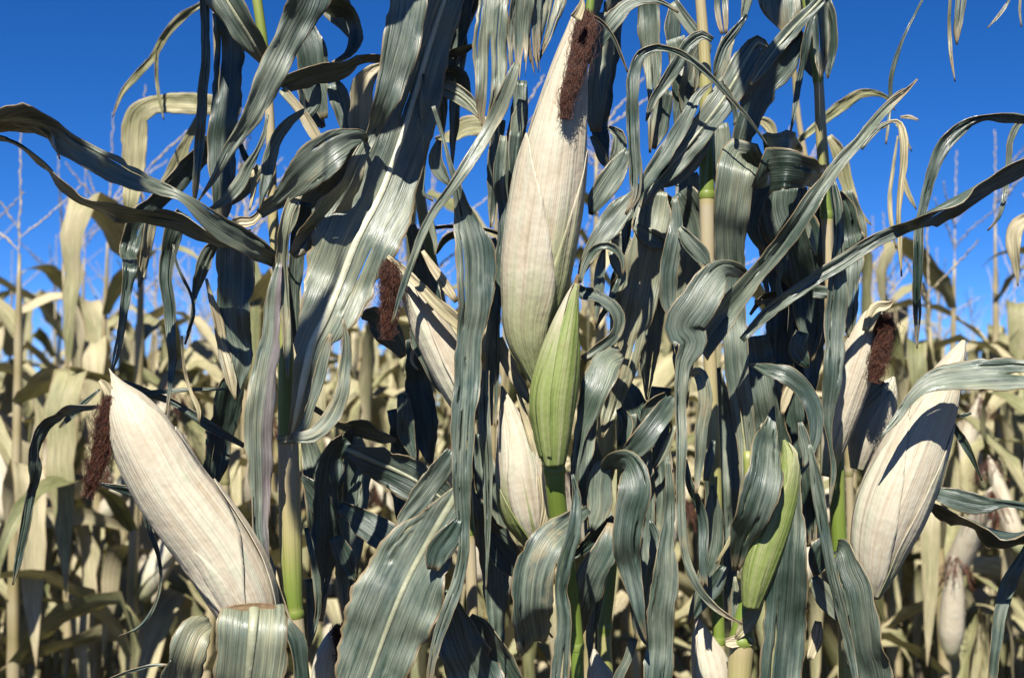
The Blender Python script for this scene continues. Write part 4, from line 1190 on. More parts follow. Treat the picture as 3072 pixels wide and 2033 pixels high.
# ------------------------------------------------------------------ right of the tall ear
leaf('B', 'T15', [(415, 300, 26), (465, 190, 66), (535, 95, 84), (605, 25, 62), (680, 5, 34), (760, 12, 22), (840, 60, 10)], d=0, tone=0.46, fold=14)
leaf('B', 'T15', [(530, 20, 90), (520, 150, 110), (490, 300, 120), (468, 430, 124), (460, 560, 110), (475, 650, 70), (500, 760, 20)], d=4, roll=66, tone=0.30)
leaf('B', 'T15', [(540, -140, 110), (500, -20, 130), (470, 70, 120), (440, 150, 40)], d=3, roll=55, tone=0.30, hang='B')
leaf('B', 'T15', [(430, 640, 20), (460, 690, 40), (490, 760, 40), (510, 790, 10)], d=0, tone=0.44)
leaf('B', 'T15', [(510, 600, 20), (555, 630, 56), (562, 690, 66), (535, 760, 46), (500, 800, 10)], d=1, tone=0.36, fold=24)
leaf('B', 'T15', [(405, 65, 16), (470, 95, 16), (530, 170, 16), (570, 260, 14), (602, 342, 3)], d=-6, roll=40, tone=0.3, fold=25)
leaf('C', 'T15', [(1262, 690, 6), (1185, 580, 14), (1085, 460, 22), (1000, 370, 28), (900, 282, 32), (800, 232, 32), (720, 228, 40), (660, 262, 54), (632, 335, 60), (626, 500, 62), (632, 700, 62), (640, 830, 62), (635, 930, 44), (590, 1010, 10)], d=-6, tone=0.42, fold=12, ripple=0.06, label='thin leaf arching over beside the tall ear')
leaf('C', 'T15', [(1000, 190, 24), (950, 165, 44), (888, 205, 62), (835, 295, 62), (765, 400, 56), (712, 490, 36), (688, 570, 6)], d=-2, tone=0.48, fold=14)
leaf('C', 'T15', [(960, 180, 80), (925, 240, 130), (895, 340, 120), (872, 440, 70), (856, 540, 12)], d=1, roll=66, tone=0.30)
leaf('C', 'T15', [(775, 420, 60), (755, 520, 96), (735, 620, 86), (718, 700, 20)], d=2, roll=66, tone=0.30)
leaf('C', 'T15', [(690, -80, 100), (700, 40, 112), (712, 200, 100), (722, 330, 80), (725, 430, 60), (715, 560, 40), (705, 720, 8)], d=6, tone=0.38, hang='C')
leaf('C', 'T15', [(820, 40, 60), (805, 130, 66), (815, 260, 50), (825, 380, 10)], d=5, roll=60, tone=0.30)
leaf('C', 'T15', [(815, 10, 50), (870, 90, 56), (930, 170, 50), (960, 210, 20)], d=1, tone=0.42, fold=16)
leaf('C', 'T15', [(1060, -140, 60), (1040, 0, 70), (1045, 90, 60), (1055, 160, 30)], d=7, tone=0.4, hang='C')
leaf('D', 'T15', [(1580, -80, 60), (1500, 10, 62), (1390, 125, 70), (1290, 240, 72), (1215, 345, 50), (1180, 400, 10)], d=-6, tone=0.48, fold=16, rib=16)
leaf('D', 'T15', [(1420, 150, 60), (1370, 230, 110), (1290, 340, 140), (1210, 440, 150), (1165, 560, 120), (1130, 680, 90), (1110, 760, 20)], d=2, roll=60, tone=0.30)
leaf('C', 'T15', [(1262, 225, 20, -2), (1220, 200, 70), (1170, 260, 112), (1115, 360, 130), (1055, 460, 136), (975, 570, 128), (880, 690, 130), (790, 795, 110), (720, 880, 66), (668, 975, 6)], d=-3, tone=0.40, fold=10, rib=18, label='leaf slanting across the cream stalk')
leaf('C', 'T15', [(1255, 215, 30), (1230, 290, 70), (1180, 370, 80), (1120, 450, 30)], d=-3, roll=66, tone=0.30)
leaf('C', 'T15', [(1000, 390, 10), (940, 440, 36), (870, 570, 66), (800, 690, 80), (740, 780, 76), (690, 850, 60), (640, 930, 10)], d=-3, tone=0.46, fold=16)
leaf('C', 'T15', [(980, 600, 50), (930, 700, 90), (860, 800, 90), (800, 860, 40), (760, 880, 6)], d=-1, tone=0.36, fold=10)
leaf('C', 'T15', [(1045, 380, 16), (1100, 500, 24), (1110, 560, 20), (1100, 590, 6)], d=-3, tone=0.3, roll=30)
leaf('C', 'T15', [(1075, 180, 60), (1050, 270, 70), (1045, 360, 76), (1060, 430, 30)], d=3, tone=0.38)
leaf('C', 'T15', [(1160, 70, 14), (1110, 140, 36), (1050, 220, 46), (1020, 310, 36), (1010, 360, 8)], d=1, roll=40, tone=0.3)
leaf('C', 'T15', [(1040, 580, 60), (1045, 680, 90), (1035, 800, 80), (1030, 880, 30)], d=3, tone=0.44)
# strap leaf folded over its own top
leaf('C', 'T15', [(1190, 830, 150, 4), (1150, 760, 180, 1), (1136, 736, 190, -1), (1118, 800, 192, -3), (1098, 920, 180, -3), (1082, 1060, 158, -2), (1084, 1200, 146, -1), (1092, 1330, 130, 0), ('B15', 1095, -150, 126), ('B15', 1108, 0, 124), ('B15', 1122, 170, 112),
                 ('B15', 1150, 370, 104), ('B15', 1162, 520, 86), ('B15', 1155, 660, 58), ('B15', 1130, 760, 28), ('B15', 1105, 820, 4)], d=-2, tone=0.36, fold=4, ripple=0.08, jag=0.05, label='wide blue-grey strap leaf hanging from a fold')
leaf('C', 'T15', [(1225, 740, 60), (1240, 850, 70), (1210, 960, 80), (1190, 1080, 60), (1240, 1180, 30)], d=1, roll=64, tone=0.30)
# rolled leaf in front of the right stalk
leaf('D', 'T20', [(380, 690, 60, 2), (358, 690, 96, -1), (385, 672, 108, -4), (440, 668, 108, -5), (480, 690, 90, -2), (492, 720, 70, 3)], tone=0.36, fold=3, ripple=0.03)
leaf('D', 'T20', [(390, 830, 110, 3), (366, 812, 180, -2), (390, 800, 205, -6), (455, 795, 190, -8), (540, 812, 165, -7), (600, 830, 110, -3), (630, 845, 60, 3)], tone=0.30, fold=3, ripple=0.03, label='rolled shiny leaf in front of the right stalk')
leaf('D', 'T20', [(455, 880, 190), (450, 960, 240), (475, 1060, 250), (510, 1160, 260), (545, 1270, 230), (560, 1400, 180), (570, 1540, 120), ('B20', 560, 80, 40)], d=2, roll=64, tone=0.30)
leaf('D', 'T20', [(600, 880, 120), (650, 980, 130), (665, 1100, 120), (650, 1220, 90), (610, 1320, 30)], d=3, roll=64, tone=0.30)
leaf('D', 'T20', [(690, 900, 60), (725, 1000, 120), (745, 1110, 150), (748, 1220, 140, 3, 40), (742, 1330, 96, 2, 0), (738, 1430, 92), (745, 1530, 60), ('B20', 748, -30, 10)], d=4, roll=62, tone=0.30)
leaf('D', 'T20', [(672, 850, 20), (690, 930, 36), (702, 1060, 42), (694, 1180, 50), (688, 1290, 84), (685, 1420, 104), ('B20', 680, -100, 104), ('B20', 672, 60, 96), ('B20', 660, 220, 86), ('B20', 645, 350, 46), ('B20', 656, 470, 18), ('B20', 672, 590, 26), ('B20', 662, 690, 18), ('B20', 654, 760, 3)], d=-5, tone=0.38, fold=8)
leaf('D', 'T20', [(545, 1040, 14), (560, 1090, 30), (578, 1150, 20), (585, 1195, 3)], d=0, tone=0.62)
leaf('D', 'T20', [(575, 1370, 60), (630, 1375, 56), (680, 1380, 30)], d=0, tone=0.4)
leaf('D', 'T20', [(440, 1240, 30), (410, 1330, 26), (420, 1400, 30), (300, 1420, 20)], d=3, roll=60, tone=0.30)
leaf('D', 'T20', [(280, 1480, 10), (340, 1400, 40), (420, 1385, 50), (470, 1400, 20)], d=4, roll=58, tone=0.30)
# two folded leaves reaching up to the right
leaf('C', 'T20', [(40, 1640, 130, -6), (170, 1480, 120, -7), (290, 1330, 92, -8), (400, 1190, 88, -9), (500, 1050, 88, -10), (600, 905, 78, -10), (700, 775, 62, -10), (800, 660, 52, -9), (880, 555, 44, -8), (960, 470, 36, -7), (1020, 420, 18), (1066, 374, 3)], tone=0.44, fold=40, ripple=0.03, rib=0, label='stiff folded leaf pointing up to the right')
leaf('C', 'T20', [(820, 625, 16), (870, 560, 30), (930, 490, 34), (990, 432, 14), (1005, 420, 3)], d=-10, roll=60, tone=0.30)
leaf('D', 'T20', [(240, 1600, 30, -6), (370, 1470, 56), (490, 1380, 62), (600, 1302, 66), (720, 1225, 72), (850, 1140, 66), (960, 1085, 60), (1060, 1030, 56, -9, 30), (1180, 960, 62, -9, 55), (1320, 885, 70), (1440, 825, 76), (1568, 755, 76), (1680, 700, 60), (1760, 660, 10)], d=-10, tone=0.40, fold=30, ripple=0.03, label='long folded leaf crossing to the right edge')
leaf('D', 'T20', [(900, 600, 26), (935, 572, 16), (975, 572, 20), (998, 640, 40), (1000, 750, 34), (985, 900, 26), (978, 1000, 22), (984, 1150, 20), (992, 1300, 3)], d=6, tone=0.62, dry=True, fold=20)
leaf('D', 'T20', [(800, 700, 20), (850, 630, 30), (900, 590, 24), (950, 570, 10)], d=0, tone=0.44, roll=20)
leaf('H', 'T20', [(975, 640, 8), (950, 800, 16), (935, 920, 20), (942, 1040, 20), (966, 1170, 3)], d=40, tone=0.5, dry=True, fold=20)
leaf('H', 'T20', [(995, 820, 20), (1015, 890, 26), (1040, 945, 18), (1062, 985, 3)], d=40, tone=0.6, dry=True)
leaf('H', 'T20', [(970, 580, 16), (1000, 630, 14), (1040, 712, 3)], d=40, tone=0.6, dry=True)
leaf('H', 'T20', [(985, 552, 8), (1030, 552, 18), (1072, 566, 6)], d=40, tone=0.9, dry=True)
leaf('E', 'T20', [(1100, -20, 8), (1060, 60, 10), (1010, 160, 14), (965, 280, 20), (942, 380, 20), (940, 480, 16), (930, 580, 14), (918, 680, 8)], d=10, tone=0.45, fold=20)
leaf('D', 'T20', [(575, 60, 30), (545, 180, 40), (525, 300, 34), (500, 440, 26), (482, 550, 18), (466, 650, 4)], d=-2, roll=40, tone=0.30)
leaf('H', 'T20', [(470, 690, 20), (560, 620, 34), (650, 545, 50), (725, 485, 58), (800, 442, 46), (880, 440, 26), (935, 470, 14), (960, 520, 4)], d=40, tone=0.50, dry=True, fold=12)
leaf('H', 'T20', [(650, 640, 30), (690, 700, 64), (715, 790, 70), (745, 900, 58), (790, 1005, 40), (850, 1058, 3)], d=40, tone=0.62, dry=True, fold=12)
leaf('H', 'T20', [(310, 560, 20), (350, 575, 50), (380, 610, 50), (400, 660, 10)], d=40, tone=0.6, dry=True)
leaf('D', 'T20', [(430, -150, 240), (425, -40, 256), (432, 50, 190), (440, 120, 80), (445, 160, 10)], d=5, tone=0.36, roll=20, hang='D')
leaf('D', 'T20', [(600, -80, 80), (608, 60, 80), (615, 200, 76), (615, 310, 50), (612, 370, 10)], d=0, tone=0.36, fold=24, hang='D')
leaf('D', 'T20', [(640, 10, 50), (665, 100, 50), (660, 220, 60), (650, 310, 40), (645, 370, 8)], d=3, roll=55, tone=0.30)
leaf('D', 'T20', [(500, 130, 40), (530, 230, 60), (570, 330, 40), (585, 370, 8)], d=2, roll=64, tone=0.30)
leaf('D', 'T20', [(260, -60, 50), (262, 0, 50), (250, 60, 36), (240, 110, 8)], d=6, tone=0.3, roll=50)
# right edge
leaf('E', 'T20', [(1690, 600, 40), (1580, 562, 44), (1480, 552, 50), (1390, 552, 32), (1290, 588, 58), (1200, 670, 72), (1145, 790, 56), (1105, 930, 46), (1075, 1060, 44), (1072, 1200, 46), (1066, 1380, 42), (1066, 1520, 30), ('B20', 1064, 20, 4)], d=-3, tone=0.36, fold=14, roll=25, label='leaf drooping into view from the right edge')
leaf('E', 'T20', [(1640, 560, 20), (1545, 580, 28), (1505, 660, 32), (1494, 780, 26), (1475, 920, 22), (1445, 1030, 16), (1396, 1084, 3)], d=3, tone=0.4, fold=20, roll=20)
leaf('E', 'T20', [(1222, -40, 14), (1216, 130, 16), (1222, 240, 18), (1244, 385, 3)], d=6, tone=0.6, fold=20, hang='E')
leaf('E', 'T20', [(1275, -40, 50), (1262, 80, 44), (1252, 160, 30), (1252, 212, 4)], d=6, tone=0.55, fold=10, slits=[(0.0, 0.3, 0.95, 0.2)], hang='E')
leaf('E', 'T20', [(1510, -20, 10), (1450, 75, 16), (1396, 132, 4)], d=8, tone=0.4, hang='E', jag=0.2)
leaf('E', 'T20', [(1552, -40, 8), (1548, 60, 10), (1556, 128, 3)], d=8, tone=0.6, hang='E')
leaf('E', 'T20', [(1640, 1010, 60), (1555, 1045, 70), (1520, 1090, 84), (1522, 1180, 60), (1532, 1270, 30), (1540, 1345, 3)], d=40, tone=0.6, dry=True)
leaf('E', 'B20', [(895, 435, 4), (960, 360, 34), (1040, 250, 50), (1100, 195, 90), (1180, 165, 120), (1300, 150, 144), (1430, 142, 150), (1568, 140, 150), (1700, 160, 110)], d=-9, tone=0.36, fold=5, ripple=0.10, roll=-15, label='shiny broad leaf lying across the pale ear')
leaf('E', 'B20', [(1105, 685, 14), (1190, 710, 84), (1290, 738, 112), (1390, 755, 80), (1470, 748, 34), (1560, 760, 36), (1680, 820, 40)], d=-4, tone=0.42, fold=8)
leaf('E', 'B20', [(1090, 735, 14), (1190, 775, 70), (1320, 830, 100), (1450, 875, 120), (1568, 890, 120), (1690, 880, 80)], d=-2, roll=62, tone=0.30)
leaf('E', 'B20', [(1620, 880, 20), (1560, 1000, 44), (1500, 1120, 72), (1455, 1270, 62), (1435, 1420, 52), (1415, 1600, 40)], d=4, tone=0.46, fold=14)
leaf('D', 'B20', [(1210, 340, 20), (1270, 430, 36), (1320, 520, 30), (1372, 640, 3)], d=2, roll=40, tone=0.3, fold=20)
leaf('D', 'B20', [(1240, 340, 10), (1290, 330, 16), (1320, 322, 3)], d=0, roll=40, tone=0.4, fold=20)
leaf('D', 'B20', [(760, 340, 20), (820, 260, 60), (890, 190, 50), (910, 175, 6)], d=4, tone=0.40, roll=20)

# ------------------------------------------------------------------ right of centre, lower
leaf('C', 'T15', [(598, 700, 30), (560, 780, 90), (500, 870, 112), (450, 950, 84), (425, 1010, 20)], d=-2, tone=0.40, fold=12)
leaf('C', 'T15', [(650, 890, 30), (590, 960, 90), (520, 1050, 116), (450, 1150, 84), (400, 1240, 56), (370, 1320, 10)], d=-4, tone=0.40, fold=12)
leaf('C', 'T15', [(640, 930, 40), (600, 1020, 50), (590, 1120, 40), (580, 1200, 10)], d=-2, tone=0.34)
leaf('C', 'T15', [(375, 1330, 14), (405, 1230, 34), (450, 1165, 36), (510, 1155, 36), (560, 1190, 32), (580, 1260, 16), (575, 1300, 4)], d=-5, tone=0.40, fold=20)
leaf('C', 'T15', [(490, 1165, 14), (470, 1270, 50), (465, 1380, 44), (450, 1530, 6)], d=-3, tone=0.40, fold=14)
leaf('C', 'T15', [(560, 1310, 20), (520, 1420, 30), (470, 1500, 20), (440, 1560, 4)], d=-2, tone=0.42)
leaf('C', 'T15', [(520, 1180, 30), (550, 1240, 60), (575, 1290, 40), (560, 1390, 10)], d=-1, tone=0.55)
leaf('K', 'T15', [(740, 900, 100), (720, 1040, 180), (690, 1210, 200), (655, 1390, 180), ('B15', 590, 40, 150), ('B15', 545, 210, 120), ('B15', 505, 350, 70), ('B15', 480, 440, 10)], d=3, tone=0.85, fold=5, ripple=0.06)
leaf('K', 'T15', [(640, 1060, 30), (690, 1110, 80), (750, 1140, 80), (775, 1170, 10)], d=2, tone=0.42)
leaf('C', 'T15', [(800, 960, 90), (740, 970, 150), (690, 1020, 150), (650, 1090, 40)], d=4, roll=66, tone=0.30)
leaf('C', 'T15', [(740, 1180, 100), (640, 1290, 180), (570, 1400, 150), (530, 1500, 40)], d=5, roll=66, tone=0.30)
leaf('C', 'T15', [(825, 930, 20), (832, 1040, 60), (810, 1180, 90), (790, 1320, 96), (795, 1430, 72), (812, 1515, 8)], d=-2, tone=0.32, fold=10)
leaf('C', 'T15', [(845, 1070, 30), (900, 1150, 84), (955, 1210, 76), (985, 1255, 14)], d=-3, tone=0.36)
leaf('C', 'T15', [(850, 900, 120), (900, 980, 170), (930, 1080, 160), (940, 1180, 60)], d=3, roll=66, tone=0.30)
leaf('C', 'T15', [(1172, 1310, 24, -6), (1115, 1272, 70, -8), (1050, 1262, 100, -9), (990, 1330, 150, -10), (930, 1430, 190, -11), (865, 1550, 190, -11), ('B15', 900, -20, 150, -11), ('B15', 862, 90, 84, -11), ('B15', 850, 220, 62), ('B15', 854, 420, 56), ('B15', 850, 620, 46), ('B15', 855, 840, 42),
                 ('B15', 885, 1030, 42), ('B15', 945, 1160, 38), ('B15', 1040, 1255, 30), ('B15', 1140, 1315, 4)], d=-9, tone=0.42, fold=8, ripple=0.10, label='leaf folding over and trailing into a thin strip')
leaf('C', 'B15', [(895, 135, 30, -6), (945, 140, 64, -8), (965, 250, 68), (945, 400, 62), (936, 550, 46), (922, 700, 14)], d=-8, tone=0.40, fold=12)
leaf('C', 'B15', [(876, 540, 8), (890, 650, 36), (938, 760, 46), (958, 870, 50), (955, 1000, 46), (964, 1145, 30)], d=-7, tone=0.42, torn=0.04, fold=14)
leaf('C', 'B15', [(1005, 450, 20), (985, 540, 44), (968, 640, 26)], d=-3, tone=0.5)
leaf('K', 'B15', [(815, 245, 24, 2), (780, 300, 84, -1), (710, 400, 116, -2), (640, 480, 112, -2), (565, 545, 40, -1)], tone=0.38, fold=12)
leaf('K', 'B15', [(780, 235, 30), (730, 270, 70), (690, 340, 60), (670, 400, 10)], d=2, roll=64, tone=0.30)
leaf('K', 'B15', [(825, 380, 16), (770, 510, 36), (725, 580, 14)], d=-1, tone=0.55, fold=20)
leaf('K', 'B15', [(560, 300, 30), (590, 360, 70), (580, 430, 60), (560, 480, 10)], d=0, tone=0.36, fold=30)
leaf('C', 'B15', [(790, 540, 20), (798, 690, 50), (792, 840, 60), (775, 980, 90), (775, 1100, 130), (755, 1250, 136), (752, 1420, 140), (735, 1600, 140), (720, 1750, 80)], d=-5, tone=0.38, fold=8, jag=0.08)
leaf('C', 'B15', [(700, 820, 16), (735, 920, 60), (715, 1080, 60), (690, 1220, 50), (680, 1350, 20)], d=-2, tone=0.42, fold=14)
leaf('C', 'B15', [(640, 1180, 40), (660, 1300, 50), (690, 1400, 24), (700, 1420, 4)], d=-1, tone=0.75)
leaf('C', 'B15', [(1000, 660, 20), (1005, 780, 80), (1000, 920, 100), (965, 1080, 76), (915, 1220, 40), (885, 1310, 8)], d=-1, tone=0.38, fold=12)
leaf('C', 'B15', [(1050, 1040, 40), (1010, 1130, 84), (950, 1210, 60), (905, 1295, 8)], d=-2, tone=0.30, roll=30)
leaf('C', 'B15', [(1110, 840, 10), (1080, 920, 16), (1040, 990, 14), (1015, 1030, 4)], d=-4, tone=0.9, dry=True)
leaf('C', 'B15', [(630, 1380, 40), (600, 1480, 40), (560, 1560, 50), (540, 1650, 60)], d=0, tone=0.36)
leaf('C', 'B15', [(1000, 300, 110), (1030, 500, 130), (1030, 700, 130), (1040, 900, 110), (1060, 1100, 40)], d=9, roll=66, tone=0.30)
leaf('J', 'B15', [(1288, 290, 8, -2), (1270, 380, 66, -3, 30), (1252, 500, 138, -7, 20), (1235, 640, 178, -9, 0), (1190, 790, 170, -9, 10), (1135, 920, 110, -7, 30), (1108, 1060, 36, -5)], tone=0.32, fold=7, ripple=0.10, label='leaf wrapped round the green ear')
leaf('J', 'B15', [(1240, 370, 20), (1210, 470, 44), (1180, 560, 20)], d=1, tone=0.6)
leaf('J', 'B15', [(1282, 300, 10), (1275, 370, 36), (1265, 420, 10)], d=0, tone=0.6)
leaf('J', 'B15', [(1250, 1160, 10), (1200, 1250, 56), (1150, 1330, 60), (1110, 1380, 20)], d=-3, tone=0.85, fold=24, mat=M_DRY)
leaf('J', 'B15', [(1105, 1090, 10), (1110, 1200, 50), (1115, 1300, 56), (1100, 1380, 20)], d=-2, tone=0.62, fold=14)
leaf('J', 'B15', [(1060, 1400, 30), (1110, 1395, 60), (1170, 1400, 50), (1190, 1410, 14)], d=-3, tone=1.0, dry=True, jag=0.2, name='leaf_collar')
leaf('D', 'B15', [(1175, 92, 6, -3), (1260, 120, 62, -5), (1350, 145, 92, -6), (1430, 215, 86, -6), (1480, 320, 84, -6), (1482, 430, 62), (1442, 540, 50), (1392, 620, 60), (1372, 740, 108), (1372, 880, 150), (1362, 1030, 186), (1348, 1220, 208), (1330, 1420, 208), (1310, 1620, 190), (1300, 1780, 120)], d=-7,
     tone=0.34, fold=9, ripple=0.12, slits=[(0.35, 0.70, 0.95, 0.05)], label='big blue-grey leaf hanging in folds at the lower right')
leaf('D', 'B15', [(1420, -60, 60), (1400, 20, 90), (1430, 80, 60), (1450, 110, 10)], d=-2, tone=0.38)
leaf('D', 'B20', [(515, 365, 20), (530, 430, 50), (545, 520, 40), (530, 580, 10)], d=-8, tone=0.40, fold=20)
leaf('D', 'B20', [(560, 470, 14), (582, 580, 46), (605, 720, 58), (630, 880, 56), (655, 1030, 50), (690, 1180, 50), (725, 1320, 46), (760, 1480, 40), (790, 1650, 20)], d=-9, tone=0.38, fold=14)
leaf('D', 'B20', [(690, 950, 60, -2, 20), (720, 970, 100, -4), (745, 1060, 140, -5), (785, 1150, 150, -6, 10), (800, 1260, 170, -6), (815, 1380, 200, -6, 20), (860, 1560, 200, -5), (890, 1700, 120, -4)], tone=0.30, fold=10, ripple=0.20, label='dark crumpled leaf below the wide ear')
leaf('D', 'B20', [(580, 1090, 30), (610, 1150, 90), (660, 1230, 80), (695, 1300, 10)], d=-2, tone=0.55, fold=8)
leaf('D', 'B20', [(640, 930, 60), (610, 960, 90), (590, 1030, 90), (585, 1090, 20)], d=3, roll=62, tone=0.30)
leaf('D', 'B20', [(440, 240, 60), (420, 400, 80), (470, 560, 90), (500, 700, 60)], d=6, roll=66, tone=0.30)
leaf('D', 'B20', [(330, 50, 110), (350, 200, 140), (380, 350, 130), (400, 480, 40)], d=7, roll=66, tone=0.30)
leaf('D', 'B20', [(430, 330, 14), (450, 250, 44), (480, 180, 30), (490, 150, 6)], d=5, tone=0.95, dry=True)
leaf('D', 'B20', [(560, 1480, 30), (590, 1380, 60), (600, 1300, 30)], d=2, tone=0.95, dry=True)

# inner leaves hanging deep between the stalks
INNER = [('F', 'T10', [(470, -60, 160), (450, 120, 200), (430, 320, 170), (400, 520, 90), (390, 640, 10)], 6),
         ('F', 'T10', [(600, -60, 120), (590, 80, 130), (560, 220, 100), (545, 340, 40)], 8),
         ('A', 'T5', [(640, 120, 120), (680, 260, 150), (700, 420, 130), (740, 560, 40)], 7),
         ('A', 'T5', [(760, -60, 130), (800, 40, 140), (860, 130, 80), (900, 220, 20)], 8),
         ('B', 'T10', [(880, 380, 70), (870, 560, 90), (840, 760, 80), (830, 960, 60), (810, 1150, 20)], 3),
         ('B', 'T15', [(470, 60, 110), (470, 250, 120), (450, 450, 110), (450, 620, 50)], 7),
         ('C', 'T15', [(820, 180, 90), (860, 330, 110), (850, 480, 80), (830, 600, 20)], 6),
         ('F', 'T5', [(1230, -60, 150), (1240, 150, 170), (1210, 380, 160), (1190, 560, 90), (1180, 700, 10)], 9),
         ('F', 'T5', [(1330, -60, 110), (1310, 120, 130), (1270, 320, 120), (1290, 520, 60), (1300, 640, 10)], 11),
         ('F', 'T5', [(860, 640, 120), (800, 780, 180), (720, 900, 170), (660, 1050, 100), (640, 1200, 20)], 11),
         ('C', 'T15', [(560, 1100, 80), (600, 1250, 150), (590, 1420, 150), (560, 1560, 90), ('B15', 540, 120, 10)], 13),
         ('C', 'T15', [(700, 860, 120), (720, 1000, 180), (740, 1200, 190), (720, 1400, 150), ('B15', 700, 60, 90), ('B15', 690, 260, 10)], 12),
         ('C', 'T15', [(880, 820, 100), (900, 960, 170), (890, 1150, 170), (870, 1350, 150), ('B15', 860, 40, 110), ('B15', 870, 300, 20)], 13),
         ('D', 'T20', [(350, 900, 120), (390, 1050, 200), (430, 1250, 210), (440, 1450, 190), ('B20', 430, 60, 140), ('B20', 440, 260, 20)], 12),
         ('D', 'T20', [(520, 900, 140), (560, 1060, 190), (590, 1250, 190), (580, 1450, 150), ('B20', 570, 100, 90), ('B20', 560, 300, 10)], 10),
         ('D', 'T20', [(720, 900, 80), (750, 1040, 140), (760, 1180, 120), (755, 1300, 20)], 12),
         ('B', 'B10', [(680, 420, 90), (700, 620, 150), (740, 820, 160), (760, 1050, 140), (770, 1300, 90), (780, 1500, 20)], 13),
         ('K', 'B15', [(600, 330, 90), (640, 520, 150), (660, 720, 150), (650, 940, 130), (640, 1200, 70), (640, 1400, 10)], 13),
         ('C', 'B15', [(980, 120, 130), (1030, 330, 160), (1050, 560, 160), (1060, 800, 150), (1060, 1050, 120), (1070, 1300, 30)], 12),
         ('C', 'B15', [(760, 200, 100), (740, 420, 130), (760, 700, 130), (740, 950, 110), (720, 1200, 40)], 14),
         ('D', 'B20', [(300, -40, 130), (330, 160, 170), (370, 380, 170), (400, 600, 150), (430, 860, 120), (440, 1100, 40)], 11),
         ('D', 'B20', [(480, 40, 110), (470, 240, 150), (500, 460, 140), (540, 700, 120), (560, 950, 60)], 13),
         ('F', 'B10', [(90, 420, 80), (110, 600, 140), (90, 800, 150), (70, 1020, 120), (60, 1250, 40)], 13),
         ('F', 'B10', [(300, 300, 100), (340, 480, 140), (330, 660, 120), (320, 850, 40)], 14),
         ('K', 'B10', [(1180, 420, 90), (1210, 600, 140), (1240, 820, 140), (1250, 1080, 130), (1230, 1350, 90), (1220, 1560, 30)], 12),
         ('A', 'B0', [(1440, 420, 60), (1480, 600, 120), (1500, 800, 130), (1510, 1020, 110), (1500, 1300, 40)], 13)]
for (k_, z_, p_, d_) in INNER:
    leaf(k_, z_, p_, d=d_, tone=0.40, fold=14, jag=0.06)

# added leaves, out of view above the row, set towards the sun to shade chosen spots
def added_shade_leaf(key, zone, pts, s, d=0.0, tone=0.4):
    """unseen leaf, added high on the plant so that its shadow falls along the measured points (x, y, width)"""
    LEAF_COUNT[0] += 1
    raw = []
    pd = d
    for p in pts:
        z = zone
        if isinstance(p[0], str):
            z, p = p[0], p[1:]
        if len(p) > 3:
            pd = p[3]
        dist = DIST + pd / 100.0
        q = P(*zpt(z, p[0], p[1]), dist) + SUN_VEC * s
        raw.append(np.concatenate([q, [p[2] * ZK / FPX * dist, 0.0]]))
    raw = np.array(raw)
    pl = PLANTS[key]
    a = raw[0][:3]
    sp = stalk_at(pl, min(a[2] + 0.10, 2.1))
    mid = 0.5 * (sp + a) + np.array([0, 0, 0.06])
    raw = np.vstack([np.concatenate([sp, [0.010, 0]]), np.concatenate([mid, [0.022, 0]]), raw])
    ln = np.sum(np.linalg.norm(np.diff(raw[:, :3], axis=0), axis=1))
    cur, tt = catmull(raw, int(max(20, min(90, ln / 0.008))))
    cur[:, 3] = np.maximum(cur[:, 3], 0.002)
    v, f, um, un, fr = ribbon(cur[:, :3], cur[:, 3], cur[:, 4], 3000 + LEAF_COUNT[0], cols=9, hint=SUN_VEC, ripple=0.15, jag=0.06, torn_end=0.04)
    o = add_obj('leaf', make_mesh('leaf', v - np.array(pl['base']), f, um, un), M_LEAF, pl['root'], None, tone=tone, purple=0.0)  # out-of-view leaf, added for the shade it casts
    solid(o)


added_shade_leaf('F', 'T10', [(560, 60, 200), (470, 260, 240), (370, 450, 220), (270, 610, 190), (140, 790, 160), (30, 900, 60)], 0.26, d=1)
added_shade_leaf('A', 'T0', [(1080, 1150, 150), (1108, 1250, 190), (1108, 1400, 180), (1100, 1500, 60)], 0.62, d=1)
added_shade_leaf('A', 'T0', [(-160, 560, 120), (0, 590, 210), (140, 620, 220), (260, 690, 180), (370, 830, 110), (520, 960, 80), (700, 1010, 70), (840, 1030, 40)], 0.50, d=-10)
added_shade_leaf('A', 'T0', [(950, 760, 90), (780, 930, 110), (640, 1080, 110), (600, 1300, 60)], 0.50, d=5)
added_shade_leaf('D', 'T20', [(380, 900, 200), (450, 1000, 240), (500, 1120, 200), (530, 1200, 60)], 0.56, d=2)
added_shade_leaf('D', 'T20', [(680, 880, 90), (735, 1020, 160), (750, 1150, 160), (745, 1270, 140)], 0.56, d=4)
added_shade_leaf('B', 'T15', [(540, -20, 110), (500, 200, 120), (465, 420, 120), (460, 600, 90), (480, 760, 20)], 0.34, d=4)
added_shade_leaf('F', 'B5', [(830, 430, 90), (770, 560, 150), (745, 760, 160), (735, 960, 150), (722, 1160, 80)], 0.86, d=4)
added_shade_leaf('A', 'B0', [(1130, 130, 80), (1080, 250, 140), (1040, 420, 140), (1005, 600, 110), (985, 720, 20)], 0.80, d=8)
# ------------------------------------------------------------------ the field behind
NPROTO = 9
PROTO = [field_proto(i) for i in range(NPROTO)]
N_USED = [0]


